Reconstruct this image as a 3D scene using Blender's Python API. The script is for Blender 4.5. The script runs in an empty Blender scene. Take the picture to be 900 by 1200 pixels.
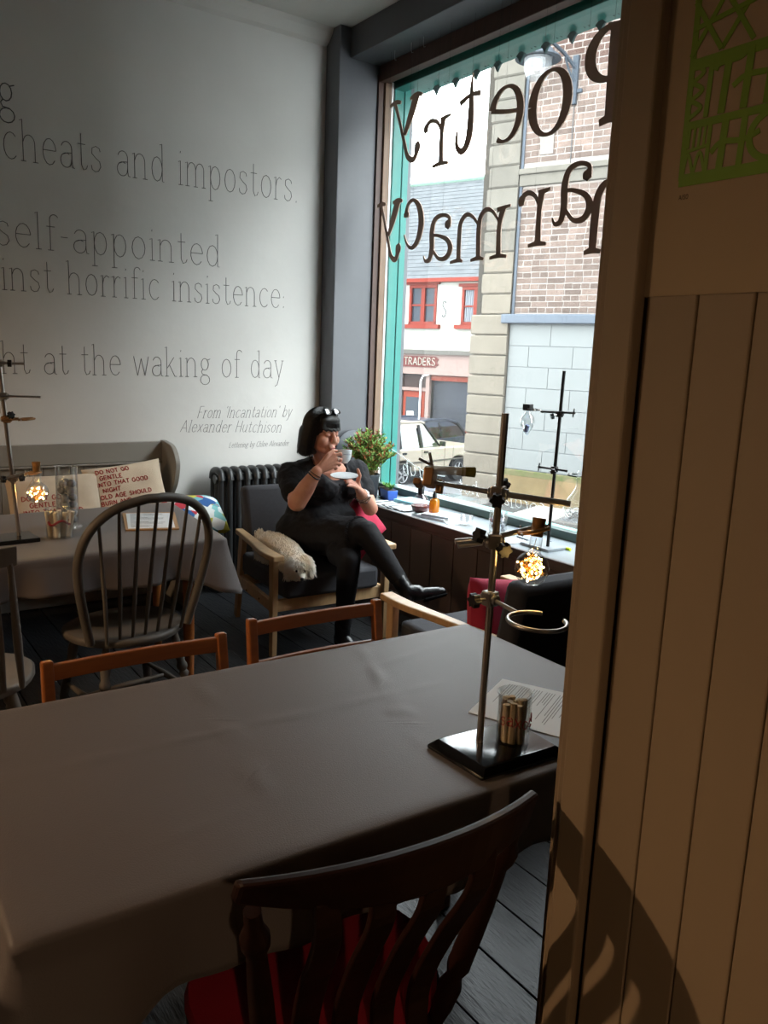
import bpy, math, random
from math import sin, cos, pi, radians, sqrt
from mathutils import Vector, Matrix, Euler
random.seed(7)
SC = bpy.context.scene
COL = SC.collection
# ---------------------------------------------------------------- camera, sky, exposure
cam_data = bpy.data.cameras.new('camera')
cam_data.sensor_fit = 'VERTICAL'; cam_data.sensor_height = 36; cam_data.lens = 940.5/1200*36
cam_data.clip_start = 0.02; cam_data.clip_end = 300
cam = bpy.data.objects.new('camera', cam_data); COL.objects.link(cam)
_y, _p, _r = radians(35.526), radians(10.983), radians(-2.176)
_f = Vector((sin(_y)*cos(_p), cos(_y)*cos(_p), -sin(_p)))
_rt = Vector((cos(_y), -sin(_y), 0)); _d = _f.cross(_rt)
_r2 = cos(_r)*_rt + sin(_r)*_d; _d2 = -sin(_r)*_rt + cos(_r)*_d
cam.matrix_world = Matrix(((_r2.x, -_d2.x, -_f.x, 0), (_r2.y, -_d2.y, -_f.y, 0), (_r2.z, -_d2.z, -_f.z, 1.55), (0, 0, 0, 1)))
SC.camera = cam
SC.view_settings.view_transform = 'Standard'; SC.view_settings.look = 'None'
SC.view_settings.exposure = 1.7; SC.view_settings.gamma = 1.0; SC.view_settings.use_curve_mapping = False
W = bpy.data.worlds.new('overcast_sky'); SC.world = W; W.use_nodes = True
_bg = W.node_tree.nodes['Background']; _bg.inputs[0].default_value = (0.90, 0.96, 1.0, 1); _bg.inputs[1].default_value = 6.0
SC.cycles.max_bounces = 9; SC.cycles.diffuse_bounces = 5; SC.cycles.transparent_max_bounces = 24
SC.cycles.transmission_bounces = 8; SC.cycles.glossy_bounces = 4
SC.cycles.sample_clamp_indirect = 6; SC.cycles.use_denoising = True
SC.cycles.caustics_reflective = False; SC.cycles.caustics_refractive = False
# portal for the sky light entering by the shop window
def area_portal():
    l = bpy.data.lights.new('window_portal', 'AREA'); l.shape = 'RECTANGLE'; l.size = 2.9; l.size_y = 3.1
    l.cycles.is_portal = True
    o = bpy.data.objects.new('window_portal', l); COL.objects.link(o)
    o.location = (3.32, 3.3, 1.98); o.rotation_euler = (0, radians(90), 0)
area_portal()

# ---------------------------------------------------------------- helpers
def lin(h):
    h = h.lstrip('#'); r = []
    for i in (0, 2, 4):
        c = int(h[i:i+2], 16)/255
        r.append(c/12.92 if c <= 0.04045 else ((c+0.055)/1.055)**2.4)
    return tuple(r)+(1,)
_M = {}
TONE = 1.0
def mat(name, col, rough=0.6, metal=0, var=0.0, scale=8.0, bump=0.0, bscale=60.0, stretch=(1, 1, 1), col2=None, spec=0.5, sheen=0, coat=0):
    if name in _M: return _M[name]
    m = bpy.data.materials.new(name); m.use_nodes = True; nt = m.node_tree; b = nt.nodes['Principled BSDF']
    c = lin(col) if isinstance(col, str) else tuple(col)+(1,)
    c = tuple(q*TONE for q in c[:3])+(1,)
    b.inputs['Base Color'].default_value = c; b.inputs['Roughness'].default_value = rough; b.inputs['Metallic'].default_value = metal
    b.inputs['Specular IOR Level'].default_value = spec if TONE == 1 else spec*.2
    if sheen: b.inputs['Sheen Weight'].default_value = sheen
    if coat: b.inputs['Coat Weight'].default_value = coat; b.inputs['Coat Roughness'].default_value = 0.15
    if var or bump:
        tc = nt.nodes.new('ShaderNodeTexCoord'); mp = nt.nodes.new('ShaderNodeMapping'); mp.inputs['Scale'].default_value = stretch
        nt.links.new(tc.outputs['Object'], mp.inputs['Vector'])
    if var:
        n = nt.nodes.new('ShaderNodeTexNoise'); n.inputs['Scale'].default_value = scale; n.inputs['Detail'].default_value = 6; n.inputs['Roughness'].default_value = 0.6
        nt.links.new(mp.outputs[0], n.inputs['Vector'])
        r = nt.nodes.new('ShaderNodeValToRGB'); r.color_ramp.elements[0].position = 0.3; r.color_ramp.elements[1].position = 0.7
        c2 = (tuple(q*TONE for q in lin(col2)[:3])+(1,)) if col2 else tuple(x*(1-var) for x in c[:3])+(1,)
        r.color_ramp.elements[0].color = c2; r.color_ramp.elements[1].color = c if col2 else tuple(min(1, x*(1+var*0.5)) for x in c[:3])+(1,)
        nt.links.new(n.outputs[0], r.inputs[0]); nt.links.new(r.outputs[0], b.inputs['Base Color'])
    if bump:
        n2 = nt.nodes.new('ShaderNodeTexNoise'); n2.inputs['Scale'].default_value = bscale; n2.inputs['Detail'].default_value = 4
        nt.links.new(mp.outputs[0], n2.inputs['Vector'])
        bp = nt.nodes.new('ShaderNodeBump'); bp.inputs['Strength'].default_value = bump; bp.inputs['Distance'].default_value = 0.01
        nt.links.new(n2.outputs[0], bp.inputs['Height']); nt.links.new(bp.outputs[0], b.inputs['Normal'])
    _M[name] = m; return m
def hue_by_object(m, amount=0.25):
    """each object gets its own slightly lighter or darker tone"""
    nt = m.node_tree; b = nt.nodes['Principled BSDF']; inp = b.inputs['Base Color']
    oi = nt.nodes.new('ShaderNodeObjectInfo'); mr = nt.nodes.new('ShaderNodeMapRange')
    mr.inputs[3].default_value = 1-amount; mr.inputs[4].default_value = 1+amount
    hs = nt.nodes.new('ShaderNodeHueSaturation'); hs.inputs['Color'].default_value = inp.default_value
    if inp.is_linked:
        src = inp.links[0].from_socket; nt.links.new(src, hs.inputs['Color'])
    nt.links.new(oi.outputs['Random'], mr.inputs[0]); nt.links.new(mr.outputs[0], hs.inputs['Value']); nt.links.new(hs.outputs[0], inp)
    return m
def glassy(name, tint=(1, 1, 1), refl=0.08, rough=0.0, body=0.0, bodycol=(1, 1, 1), edge=0.35, haze=0.0):
    """thin walled glass: see-through with a view-angle reflection and a faint body at grazing angles"""
    if name in _M: return _M[name]
    m = bpy.data.materials.new(name); m.use_nodes = True; nt = m.node_tree; nt.nodes.clear()
    out = nt.nodes.new('ShaderNodeOutputMaterial'); tr = nt.nodes.new('ShaderNodeBsdfTransparent'); tr.inputs[0].default_value = tuple(tint)+(1,)
    gl = nt.nodes.new('ShaderNodeBsdfGlossy'); gl.inputs['Roughness'].default_value = rough
    lw = nt.nodes.new('ShaderNodeLayerWeight'); lw.inputs[0].default_value = 0.35
    mr = nt.nodes.new('ShaderNodeMapRange'); mr.inputs[3].default_value = refl; mr.inputs[4].default_value = edge
    mx = nt.nodes.new('ShaderNodeMixShader')
    nt.links.new(lw.outputs['Facing'], mr.inputs[0]); nt.links.new(mr.outputs[0], mx.inputs[0]); nt.links.new(tr.outputs[0], mx.inputs[1]); nt.links.new(gl.outputs[0], mx.inputs[2])
    last = mx
    if haze:
        tl = nt.nodes.new('ShaderNodeBsdfTranslucent'); m3 = nt.nodes.new('ShaderNodeMixShader'); m3.inputs[0].default_value = haze
        nt.links.new(mx.outputs[0], m3.inputs[1]); nt.links.new(tl.outputs[0], m3.inputs[2]); mx = m3; last = m3
    if body:
        df = nt.nodes.new('ShaderNodeBsdfDiffuse'); df.inputs[0].default_value = tuple(bodycol)+(1,)
        m2 = nt.nodes.new('ShaderNodeMixShader'); m2.inputs[0].default_value = body
        nt.links.new(mx.outputs[0], m2.inputs[1]); nt.links.new(df.outputs[0], m2.inputs[2]); last = m2
    nt.links.new(last.outputs[0], out.inputs[0]); _M[name] = m; return m
def emit(name, col, s):
    if name in _M: return _M[name]
    m = bpy.data.materials.new(name); m.use_nodes = True; b = m.node_tree.nodes['Principled BSDF']
    b.inputs['Base Color'].default_value = tuple(col)+(1,); b.inputs['Emission Color'].default_value = tuple(col)+(1,); b.inputs['Emission Strength'].default_value = s
    _M[name] = m; return m

def tag(o, label=None, cat=None, group=None, kind=None):
    if label: o['label'] = label
    if cat: o['category'] = cat
    if group: o['group'] = group
    if kind: o['kind'] = kind
    return o
def thing(name, label, cat, loc=(0, 0, 0), rz=0, group=None):
    o = bpy.data.objects.new(name, None); o.empty_display_size = 0.05; COL.objects.link(o)
    o.location = loc; o.rotation_euler = (0, 0, rz)
    return tag(o, label, cat, group)
def frame_of(o):
    t = o
    while t.parent: t = t.parent
    return Matrix.Translation(t.location) @ Euler(t.rotation_euler).to_matrix().to_4x4()

class G:
    def __init__(s): s.v = []; s.f = []
    def add(s, vs, fs):
        k = len(s.v); s.v += [tuple(v) for v in vs]; s.f += [tuple(i+k for i in f) for f in fs]; return s
    def box(s, c, d, rot=None, piv=None):
        cx, cy, cz = c; a, b, e = d[0]/2, d[1]/2, d[2]/2
        vs = [Vector((x*a, y*b, z*e)) for x in (-1, 1) for y in (-1, 1) for z in (-1, 1)]
        if rot is not None:
            R = rot if isinstance(rot, Matrix) else Euler(rot).to_matrix(); vs = [R @ v for v in vs]
        return s.add([v+Vector(c) for v in vs], [(0, 1, 3, 2), (4, 6, 7, 5), (0, 4, 5, 1), (2, 3, 7, 6), (0, 2, 6, 4), (1, 5, 7, 3)])
    def bar(s, p0, p1, w, t, up=(0, 0, 1), w1=None, t1=None):
        p0, p1 = Vector(p0), Vector(p1); z = (p1-p0).normalized(); x = Vector(up).cross(z)
        if x.length < 1e-4: x = Vector((1, 0, 0)).cross(z)
        x.normalize(); y = z.cross(x); w1 = w1 or w; t1 = t1 or t
        vs = []
        for p, a, b in ((p0, w/2, t/2), (p1, w1/2, t1/2)):
            vs += [p-x*a-y*b, p+x*a-y*b, p+x*a+y*b, p-x*a+y*b]
        return s.add(vs, [(3, 2, 1, 0), (4, 5, 6, 7), (0, 1, 5, 4), (1, 2, 6, 5), (2, 3, 7, 6), (3, 0, 4, 7)])
    def tube(s, pts, r, n=8, cap=True, closed=False):
        pts = [Vector(p) for p in pts]; m = len(pts); rs = r if isinstance(r, (list, tuple)) else [r]*m
        ref = None; rings = []
        for i, p in enumerate(pts):
            if closed: t = pts[(i+1) % m]-pts[i-1]
            else: t = pts[min(i+1, m-1)]-pts[max(i-1, 0)]
            t = t.normalized() if t.length > 1e-9 else Vector((0, 0, 1))
            if ref is None: ref = Vector((0, 0, 1)) if abs(t.z) < 0.9 else Vector((1, 0, 0))
            x = (ref-t*ref.dot(t))
            if x.length < 1e-6: x = t.orthogonal()
            x.normalize(); ref = x; y = t.cross(x)
            rings.append([p+(x*cos(2*pi*k/n)+y*sin(2*pi*k/n))*rs[i] for k in range(n)])
        vs = [v for R in rings for v in R]; fs = []
        for i in range(m if closed else m-1):
            j = (i+1) % m
            for k in range(n): fs.append((i*n+k, i*n+(k+1) % n, j*n+(k+1) % n, j*n+k))
        if cap and not closed: fs += [tuple(range(n-1, -1, -1)), tuple((m-1)*n+k for k in range(n))]
        return s.add(vs, fs)
    def cyl(s, p0, p1, r, r1=None, n=16): return s.tube([p0, p1], [r, r if r1 is None else r1], n)
    def lathe(s, prof, c=(0, 0, 0), n=24, rot=None, cap=True):
        """prof: list of (radius, height)"""
        R = rot if isinstance(rot, Matrix) else (Euler(rot).to_matrix() if rot else Matrix.Identity(3)); vs = []
        for r, z in prof:
            for k in range(n): vs.append(Vector(c)+R @ Vector((r*cos(2*pi*k/n), r*sin(2*pi*k/n), z)))
        m = len(prof); fs = []
        for i in range(m-1):
            for k in range(n): fs.append((i*n+k, i*n+(k+1) % n, (i+1)*n+(k+1) % n, (i+1)*n+k))
        if cap:
            if prof[0][0] > 1e-5: fs.append(tuple(range(n-1, -1, -1)))
            if prof[-1][0] > 1e-5: fs.append(tuple((m-1)*n+k for k in range(n)))
        return s.add(vs, fs)
    def ball(s, c, r, n=12, rot=None):
        rx, ry, rz = r if isinstance(r, (tuple, list)) else (r, r, r)
        R = rot if isinstance(rot, Matrix) else (Euler(rot).to_matrix() if rot else Matrix.Identity(3)); vs = []; m = max(4, n//2)
        vs.append(Vector(c)+R @ Vector((0, 0, -rz)))
        for i in range(1, m):
            a = -pi/2+pi*i/m
            for k in range(n): vs.append(Vector(c)+R @ Vector((rx*cos(a)*cos(2*pi*k/n), ry*cos(a)*sin(2*pi*k/n), rz*sin(a))))
        vs.append(Vector(c)+R @ Vector((0, 0, rz))); fs = []
        for k in range(n): fs.append((0, 1+(k+1) % n, 1+k))
        for i in range(m-2):
            for k in range(n): a = 1+i*n; fs.append((a+k, a+(k+1) % n, a+n+(k+1) % n, a+n+k))
        a = 1+(m-2)*n; t = len(vs)-1
        for k in range(n): fs.append((t, a+k, a+(k+1) % n))
        return s.add(vs, fs)
    def cap(s, p0, p1, r0, r1=None, n=14):
        """tapered capsule"""
        r1 = r0 if r1 is None else r1
        s.ball(p0, r0, n); s.ball(p1, r1, n); return s.tube([p0, p1], [r0*0.995, r1*0.995], n)
    def prism(s, poly, h, M=None):
        """poly in local xy extruded by h along z, then placed by matrix M"""
        n = len(poly); vs = [Vector((x, y, 0)) for x, y in poly]+[Vector((x, y, h)) for x, y in poly]
        if M is not None: vs = [M @ v for v in vs]
        return s.add(vs, [tuple(range(n-1, -1, -1)), tuple(range(n, 2*n))]+[(i, (i+1) % n, n+(i+1) % n, n+i) for i in range(n)])
    def ribbon(s, pts, ws, h, M=None, closed=False):
        """flat stroke of varying width in local xy with thickness h"""
        P = [Vector((p[0], p[1])) for p in pts]; n = len(P); L = []; R = []
        for i in range(n):
            t = (P[(i+1) % n]-P[i-1]) if closed else (P[min(i+1, n-1)]-P[max(i-1, 0)])
            t = t.normalized() if t.length > 1e-9 else Vector((1, 0)); q = Vector((-t.y, t.x)); w = (ws[i] if isinstance(ws, (list, tuple)) else ws)/2
            L.append(P[i]+q*w); R.append(P[i]-q*w)
        vs = [Vector((p.x, p.y, 0)) for p in L]+[Vector((p.x, p.y, 0)) for p in R]+[Vector((p.x, p.y, h)) for p in L]+[Vector((p.x, p.y, h)) for p in R]
        if M is not None: vs = [M @ v for v in vs]
        fs = []
        for i in range(n if closed else n-1):
            j = (i+1) % n
            fs += [(i, n+i, n+j, j), (2*n+i, 2*n+j, 3*n+j, 3*n+i), (i, j, 2*n+j, 2*n+i), (n+j, n+i, 3*n+i, 3*n+j)]
        if not closed: fs += [(0, 2*n, 3*n, n), (n-1, 2*n-1, 4*n-1, 3*n-1)]
        return s.add(vs, fs)
    def grid(s, fn, nu, nv, closed_u=False):
        vs = [fn(i/(nu if closed_u else nu-1), j/(nv-1)) for j in range(nv) for i in range(nu)]; fs = []
        for j in range(nv-1):
            for i in range(nu if closed_u else nu-1):
                k = (i+1) % nu; fs.append((j*nu+i, j*nu+k, (j+1)*nu+k, (j+1)*nu+i))
        return s.add(vs, fs)
    def obj(s, name, m, parent=None, smooth=False, world=False, bevel=0, sub=0, remesh=0, smooth_it=0, label=None, solid=0, disp=None):
        vs = s.v
        if parent is not None and world:
            I = frame_of(parent).inverted(); vs = [tuple(I @ Vector(v)) for v in vs]
        me = bpy.data.meshes.new(name); me.from_pydata(vs, [], s.f); me.update()
        if m is not None: me.materials.append(m)
        o = bpy.data.objects.new(name, me); COL.objects.link(o)
        if parent is not None: o.parent = parent
        if remesh:
            md = o.modifiers.new('r', 'REMESH'); md.mode = 'VOXEL'; md.voxel_size = remesh; md.use_smooth_shade = True
            if smooth_it:
                ms = o.modifiers.new('s', 'SMOOTH'); ms.iterations = smooth_it; ms.factor = 0.5
            if disp:
                t = bpy.data.textures.new(name, 'CLOUDS'); t.noise_scale = disp[0]; dm = o.modifiers.new('d', 'DISPLACE'); dm.texture = t; dm.strength = disp[1]; dm.mid_level = 0.5; dm.texture_coords = 'LOCAL'
            dg = bpy.context.evaluated_depsgraph_get(); ev = o.evaluated_get(dg)
            nm = bpy.data.meshes.new_from_object(ev); o.modifiers.clear(); o.data = nm
            if m is not None and not nm.materials: nm.materials.append(m)
            smooth = True
        if smooth:
            for p in o.data.polygons: p.use_smooth = True
        if solid:
            md = o.modifiers.new('so', 'SOLIDIFY'); md.thickness = solid; md.offset = 0
        if bevel:
            md = o.modifiers.new('b', 'BEVEL'); md.width = bevel; md.segments = 2; md.limit_method = 'ANGLE'; md.angle_limit = radians(40)
        if sub:
            md = o.modifiers.new('u', 'SUBSURF'); md.levels = sub; md.render_levels = sub
        if smooth and not remesh: 
            try: o.data.set_sharp_from_angle(angle=radians(50))
            except Exception: pass
        if label: o['label'] = label
        return o
def copy_tree(o, parent=None, loc=None, rz=None, label=None):
    c = o.copy(); COL.objects.link(c)
    if parent: c.parent = parent
    if loc is not None: c.location = loc
    if rz is not None: c.rotation_euler = (0, 0, rz)
    if label: c['label'] = label
    for ch in list(o.children): copy_tree(ch, c)
    return c
def cr(pts, k=6, closed=False):
    """Catmull-Rom through tuples of any size"""
    n = len(pts); out = []
    rng = n if closed else n-1
    for i in range(rng):
        if closed: a, b, c, d = pts[i-1], pts[i], pts[(i+1) % n], pts[(i+2) % n]
        else: a, b, c, d = pts[max(i-1, 0)], pts[i], pts[i+1], pts[min(i+2, n-1)]
        for j in range(k):
            t = j/k
            out.append(tuple(0.5*((2*q)+(-p+r)*t+(2*p-5*q+4*r-s)*t*t+(-p+3*q-3*r+s)*t**3) for p, q, r, s in zip(a, b, c, d)))
    if not closed: out.append(tuple(pts[-1]))
    return out
def struct(o): o['kind'] = 'structure'; return o

# ---------------------------------------------------------------- stroke lettering
# x-height 1; each glyph: advance, strokes (smooth polylines; 's' at the front = straight)
def arc(cx, cy, rx, ry, a0, a1, n=12): return [(cx+rx*cos(radians(a0+(a1-a0)*i/n)), cy+ry*sin(radians(a0+(a1-a0)*i/n))) for i in range(n+1)]
def L(*p): return list(p)
_t = 0.1
GL = {
 'a': (0.78, [arc(.36, .72, .27, .28, 160, 0)+[(.63, .2), (.66, .02), (.76, 0)], arc(.34, .28, .29, .28, 55, 330)+[(.63, .35)], [(.63, .58), (.4, .57), (.18, .5)]]),
 'b': (0.82, [[(.0, 1.5), (.12, 1.55), (.12, 0)], arc(.42, .5, .3, .5, 180, -180)]),
 'c': (0.76, [arc(.42, .5, .34, .5, 45, 315)]),
 'd': (0.86, [[(.55, 1.5), (.68, 1.55), (.68, 0), (.78, 0)], arc(.38, .5, .3, .5, 0, 360)]),
 'e': (0.78, [[(.08, .55), (.72, .55)]+arc(.4, .5, .33, .5, 8, 320)]),
 'f': (0.5, [arc(.42, 1.3, .2, .22, 30, 180)+[(.22, 1.2), (.22, 0)], [(.06, 1), (.44, 1)], [(.1, 0), (.36, 0)]]),
 'g': (0.8, [arc(.36, .68, .26, .32, 0, 360), [(.55, .92), (.74, .98)], [(.22, .4), (.12, .28), (.2, .14), (.5, .1)], arc(.38, -.16, .33, .27, 95, -265)]),
 'h': (0.9, [[(.0, 1.5), (.12, 1.55), (.12, 0)], [(.0, 0), (.24, 0)], [(.12, .7)]+arc(.42, .66, .28, .34, 160, 0)+[(.7, 0)], [(.58, 0), (.84, 0)]]),
 'i': (0.34, [[(.04, .95), (.16, 1), (.16, 0)], [(.04, 0), (.29, 0)], [(.15, 1.32), (.17, 1.40)]]),
 'k': (0.8, [[(.0, 1.5), (.12, 1.55), (.12, 0)], [(.0, 0), (.24, 0)], [(.6, 1), (.14, .42)], [(.3, .6), (.66, 0), (.78, 0)]]),
 'l': (0.36, [[(.04, 1.5), (.16, 1.55), (.16, 0)], [(.04, 0), (.29, 0)]]),
 'm': (1.3, [[(.0, .95), (.12, 1), (.12, 0)], [(.0, 0), (.24, 0)], [(.12, .7)]+arc(.38, .7, .24, .3, 160, 0)+[(.62, 0)], [(.5, 0), (.74, 0)], [(.62, .7)]+arc(.88, .7, .24, .3, 160, 0)+[(1.12, 0)], [(1.0, 0), (1.24, 0)]]),
 'n': (0.9, [[(.0, .95), (.12, 1), (.12, 0)], [(.0, 0), (.24, 0)], [(.12, .7)]+arc(.42, .66, .28, .34, 160, 0)+[(.7, 0)], [(.58, 0), (.84, 0)]]),
 'o': (0.82, [arc(.4, .5, .33, .5, 0, 360)]),
 'p': (0.84, [[(.0, .95), (.12, 1), (.12, -.5)], [(.0, -.5), (.26, -.5)], arc(.42, .5, .3, .5, 180, -180)]),
 'r': (0.56, [[(.0, .95), (.12, 1), (.12, 0)], [(.0, 0), (.26, 0)], [(.12, .6), (.2, .86), (.36, 1), (.5, .92)]]),
 's': (0.66, [[(.54, .8), (.5, .93), (.32, 1), (.12, .92), (.1, .7), (.3, .54), (.5, .42), (.56, .22), (.44, .04), (.26, 0), (.1, .08), (.06, .24)]]),
 't': (0.56, [[(.22, 1.4), (.22, .2), (.32, 0), (.48, .06), (.54, .2)], [(.04, 1), (.44, 1)]]),
 'u': (0.84, [[(.1, 1), (.1, .3), (.3, 0), (.55, .12), (.64, .4), (.64, 1)], [(.64, .4), (.64, 0), (.76, 0)]]),
 'v': (0.74, [[(.06, 1), (.36, 0)], [(.36, 0), (.68, 1)]]),
 'w': (1.1, [[(.06, 1), (.3, 0)], [(.3, 0), (.54, .9)], [(.54, .9), (.78, 0)], [(.78, 0), (1.02, 1)]]),
 'x': (0.74, [[(.06, 0), (.64, 1)], [(.06, 1), (.64, 0)]]),
 'y': (0.76, [[(.0, 1), (.18, 1)], [(.08, 1), (.38, .02)], [(.56, 1), (.74, 1)], [(.66, 1), (.38, 0), (.24, -.4), (.06, -.48)]]),
 '-': (0.5, [[(.08, .6), (.4, .6)]]), '.': (0.3, [[(.1, -.02), (.12, .05)]]), ':': (0.3, [[(.1, .02), (.12, .1)], [(.1, .56), (.12, .64)]]),
 "'": (0.22, [[(.1, 1.5), (.08, 1.25)]]), ' ': (0.5, []), '/': (0.5, [[(0, -.1), (.4, 1.5)]]),
 'A': (1.05, [[(.04, 0), (.5, 1.5)], [(.5, 1.5), (.96, 0)], [(.2, .5), (.8, .5)]]),
 'B': (0.9, [[(.1, 0), (.1, 1.5)], [(.1, 1.5), (.6, 1.45), (.66, 1.1), (.5, .8), (.1, .76)], [(.1, .76), (.66, .7), (.76, .36), (.6, .05), (.1, 0)]]),
 'C': (0.95, [arc(.52, .75, .42, .75, 45, 315)]),
 'D': (0.95, [[(.1, 0), (.1, 1.5)], [(.1, 1.5), (.5, 1.45), (.84, 1.1), (.84, .4), (.5, .05), (.1, 0)]]),
 'E': (0.85, [[(.7, 1.5), (.1, 1.5)], [(.1, 1.5), (.1, 0)], [(.1, 0), (.72, 0)], [(.1, .76), (.6, .76)]]),
 'F': (0.8, [[(.7, 1.5), (.1, 1.5)], [(.1, 1.5), (.1, 0)], [(.1, .76), (.56, .76)]]),
 'G': (1.0, [arc(.52, .75, .42, .75, 45, 340), [(.92, .5), (.92, .7)], [(.92, .7), (.6, .7)]]),
 'H': (0.95, [[(.1, 0), (.1, 1.5)], [(.8, 0), (.8, 1.5)], [(.1, .76), (.8, .76)]]),
 'I': (0.35, [[(.16, 0), (.16, 1.5)]]),
 'L': (0.8, [[(.1, 1.5), (.1, 0)], [(.1, 0), (.68, 0)]]),
 'N': (1.0, [[(.1, 0), (.1, 1.5)], [(.1, 1.5), (.84, 0)], [(.84, 0), (.84, 1.5)]]),
 'O': (1.05, [arc(.52, .75, .43, .75, 0, 360)]),
 'R': (0.9, [[(.1, 0), (.1, 1.5)], [(.1, 1.5), (.6, 1.45), (.72, 1.12), (.56, .8), (.1, .72)], [(.4, .72), (.78, 0)]]),
 'S': (0.85, [[(.72, 1.3), (.5, 1.5), (.2, 1.42), (.12, 1.1), (.36, .84), (.66, .62), (.72, .3), (.5, .02), (.24, 0), (.06, .22)]]),
 'T': (0.9, [[(.44, 0), (.44, 1.5)], [(.04, 1.5), (.84, 1.5)]]),
 'U': (0.95, [[(.1, 1.5), (.12, .4), (.45, 0), (.76, .4), (.8, 1.5)]]),
}
def text_strokes(s):
    """list of polylines and total width, x-height 1"""
    x = 0; out = []
    for ch in s:
        adv, st = GL.get(ch, GL[' '])
        for q in st: out.append([(x+a, b) for a, b in q])
        x += adv+0.12
    return out, x-0.12
def write(g, s, org, ux, uy, xh, width=None, r=0.002, slant=0, n=4, mode='tube', fn=None):
    """write text s: origin org, unit vectors ux, uy; fn maps (u, v) in metres to a point instead"""
    st, w = text_strokes(s); sx = xh if width is None else width/w; org, ux, uy = (Vector(org), Vector(ux), Vector(uy)) if fn is None else (None, None, None)
    for q in st:
        P = [(a*sx+slant*b*xh, b*xh) for a, b in q]
        pts = [fn(a, b) for a, b in P] if fn else [org+ux*a+uy*b for a, b in P]
        g.tube(pts, r, n)
# ---------------------------------------------------------------- materials of the room
M_wall = mat('wall_paint', '#d2cfca', 0.85, var=0.05, scale=1.5, bump=0.12, bscale=12)
M_ceil = mat('ceiling_paint', '#cfcac4', 0.9, var=0.05, scale=2)
M_grey = mat('dark_grey_paint', '#57585c', 0.45, var=0.08, scale=5, bump=0.05, bscale=20)
M_panel = mat('brown_panel_paint', '#4a3c38', 0.5, var=0.12, scale=6, stretch=(1, 1, .2))
M_beech = mat('pale_beech', '#c8a377', 0.45, var=0.18, scale=5, stretch=(6, 6, 1))
M_orange = mat('orange_varnished_wood', '#a35f2c', 0.35, var=0.2, scale=6, stretch=(1, 8, 8), coat=0.3)
M_darkwood = mat('dark_stained_wood', '#28140d', 0.45, var=0.3, scale=5, stretch=(1, 8, 8), coat=0.05, spec=.25)
M_greywood = mat('grey_painted_wood', '#5f5952', 0.5, var=0.15, scale=8)
M_greywood2 = mat('pale_grey_painted_wood', '#857e76', 0.5, var=0.15, scale=8)
M_bench = mat('bench_grey_paint', '#8b867e', 0.5, var=0.06, scale=4)
M_text = mat('wall_lettering_grey', '#5a5855', 0.8)
M_frame_brown = mat('brown_window_timber', '#4b3227', 0.5, var=0.25, scale=6, stretch=(8, 8, 1))
M_timber = mat('bare_window_timber', '#7d6450', 0.55, var=0.25, scale=8, stretch=(8, 8, 1))
M_white = mat('white_gloss_paint', '#e4e6e4', 0.4)
M_teal = mat('teal_gloss_paint', '#17786f', 0.35, var=0.08, scale=4)
M_tealdark = mat('dark_teal_paint', '#1d3a3a', 0.4)
M_sill = mat('grey_sill_gloss', '#8f979c', 0.22, var=0.06, scale=6)
M_sky = None
M_floor = hue_by_object(mat('black_worn_floor', '#222427', 0.42, var=0.5, scale=7, stretch=(3, .5, 1), bump=0.35, bscale=30, col2='#0e0e10'), 0.35)
M_part = hue_by_object(mat('taupe_partition_paint', '#96826a', 0.6, var=0.06, scale=2), 0.05)

# ---------------------------------------------------------------- room shell
YW, ZC = 4.9, 3.59
fl = struct(G().box((0.4, 0.85, -0.06), (6.2, 8.3, 0.06)).obj('floor', mat('floor_gap_black', '#050505', 0.9)))
y0, y1 = -3.2, 4.9
for i in range(34):
    x = -2.62+i*0.1725
    if x > 3.0: break
    cuts = [y0, y1] if i % 2 else [y0, -0.4+0.6*random.random(), y1]
    for a, b in zip(cuts[:-1], cuts[1:]):
        G().box((x+0.086, (a+b)/2, -0.015+random.uniform(-.001, .001)), (0.168, b-a-0.006, 0.03)).obj('floorboard', M_floor, fl, bevel=0.002)
ceil = struct(G().box((0.4, 0.85, ZC+0.08), (6.6, 8.6, 0.16)).obj('ceiling', M_ceil))
G().prism([(0, 0), (0.09, 0), (0.075, 0.03), (0.03, 0.075), (0, 0.09)], 5.5, Matrix(((0, 0, 1, -2.6), (-1, 0, 0, YW), (0, -1, 0, ZC), (0, 0, 0, 1)))).obj('cornice', M_ceil, ceil)
wb = struct(G().box((0.31, YW+0.1, 1.75), (6.22, 0.2, 3.8)).obj('wall_back', M_wall))
struct(G().box((-2.7, 0.85, 1.75), (0.2, 8.5, 3.8)).obj('wall_left', mat('warm_wall_paint', '#5c5349', 0.85, var=0.05)))
struct(G().box((0.4, -3.3, 1.75), (6.4, 0.2, 3.8)).obj('wall_front', mat('warm_wall_paint', '#5c5349', 0.85)))
# right wall: pier beyond the window and low panelled wall beneath it
wr = struct(G().box((3.12, -0.55, 1.75), (0.4, 5.1, 3.8)).box((3.08, 3.4, 0.2), (0.4, 2.9, 0.68)).obj('wall_right', M_panel))
y = 4.73-0.02
while y > 2.0:
    G().box((2.868, y-0.0985, 0.3), (0.022, 0.193, 0.5)).obj('panel_board', M_panel, wr, bevel=0.004)
    y -= 0.1985
G().box((2.862, 3.36, 0.06), (0.03, 2.7, 0.12)).obj('skirting', M_panel, wr, bevel=0.004)
# pilaster and boxed beam at the corner
struct(G().box((3.2, 4.815, 1.8), (0.6, 0.17, 3.58)).obj('trim_1', M_grey, bevel=0.006))
struct(G().box((3.155, 3.36, 3.5), (0.35, 2.74, 0.18)).obj('trim_2', M_grey, bevel=0.004))
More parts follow.
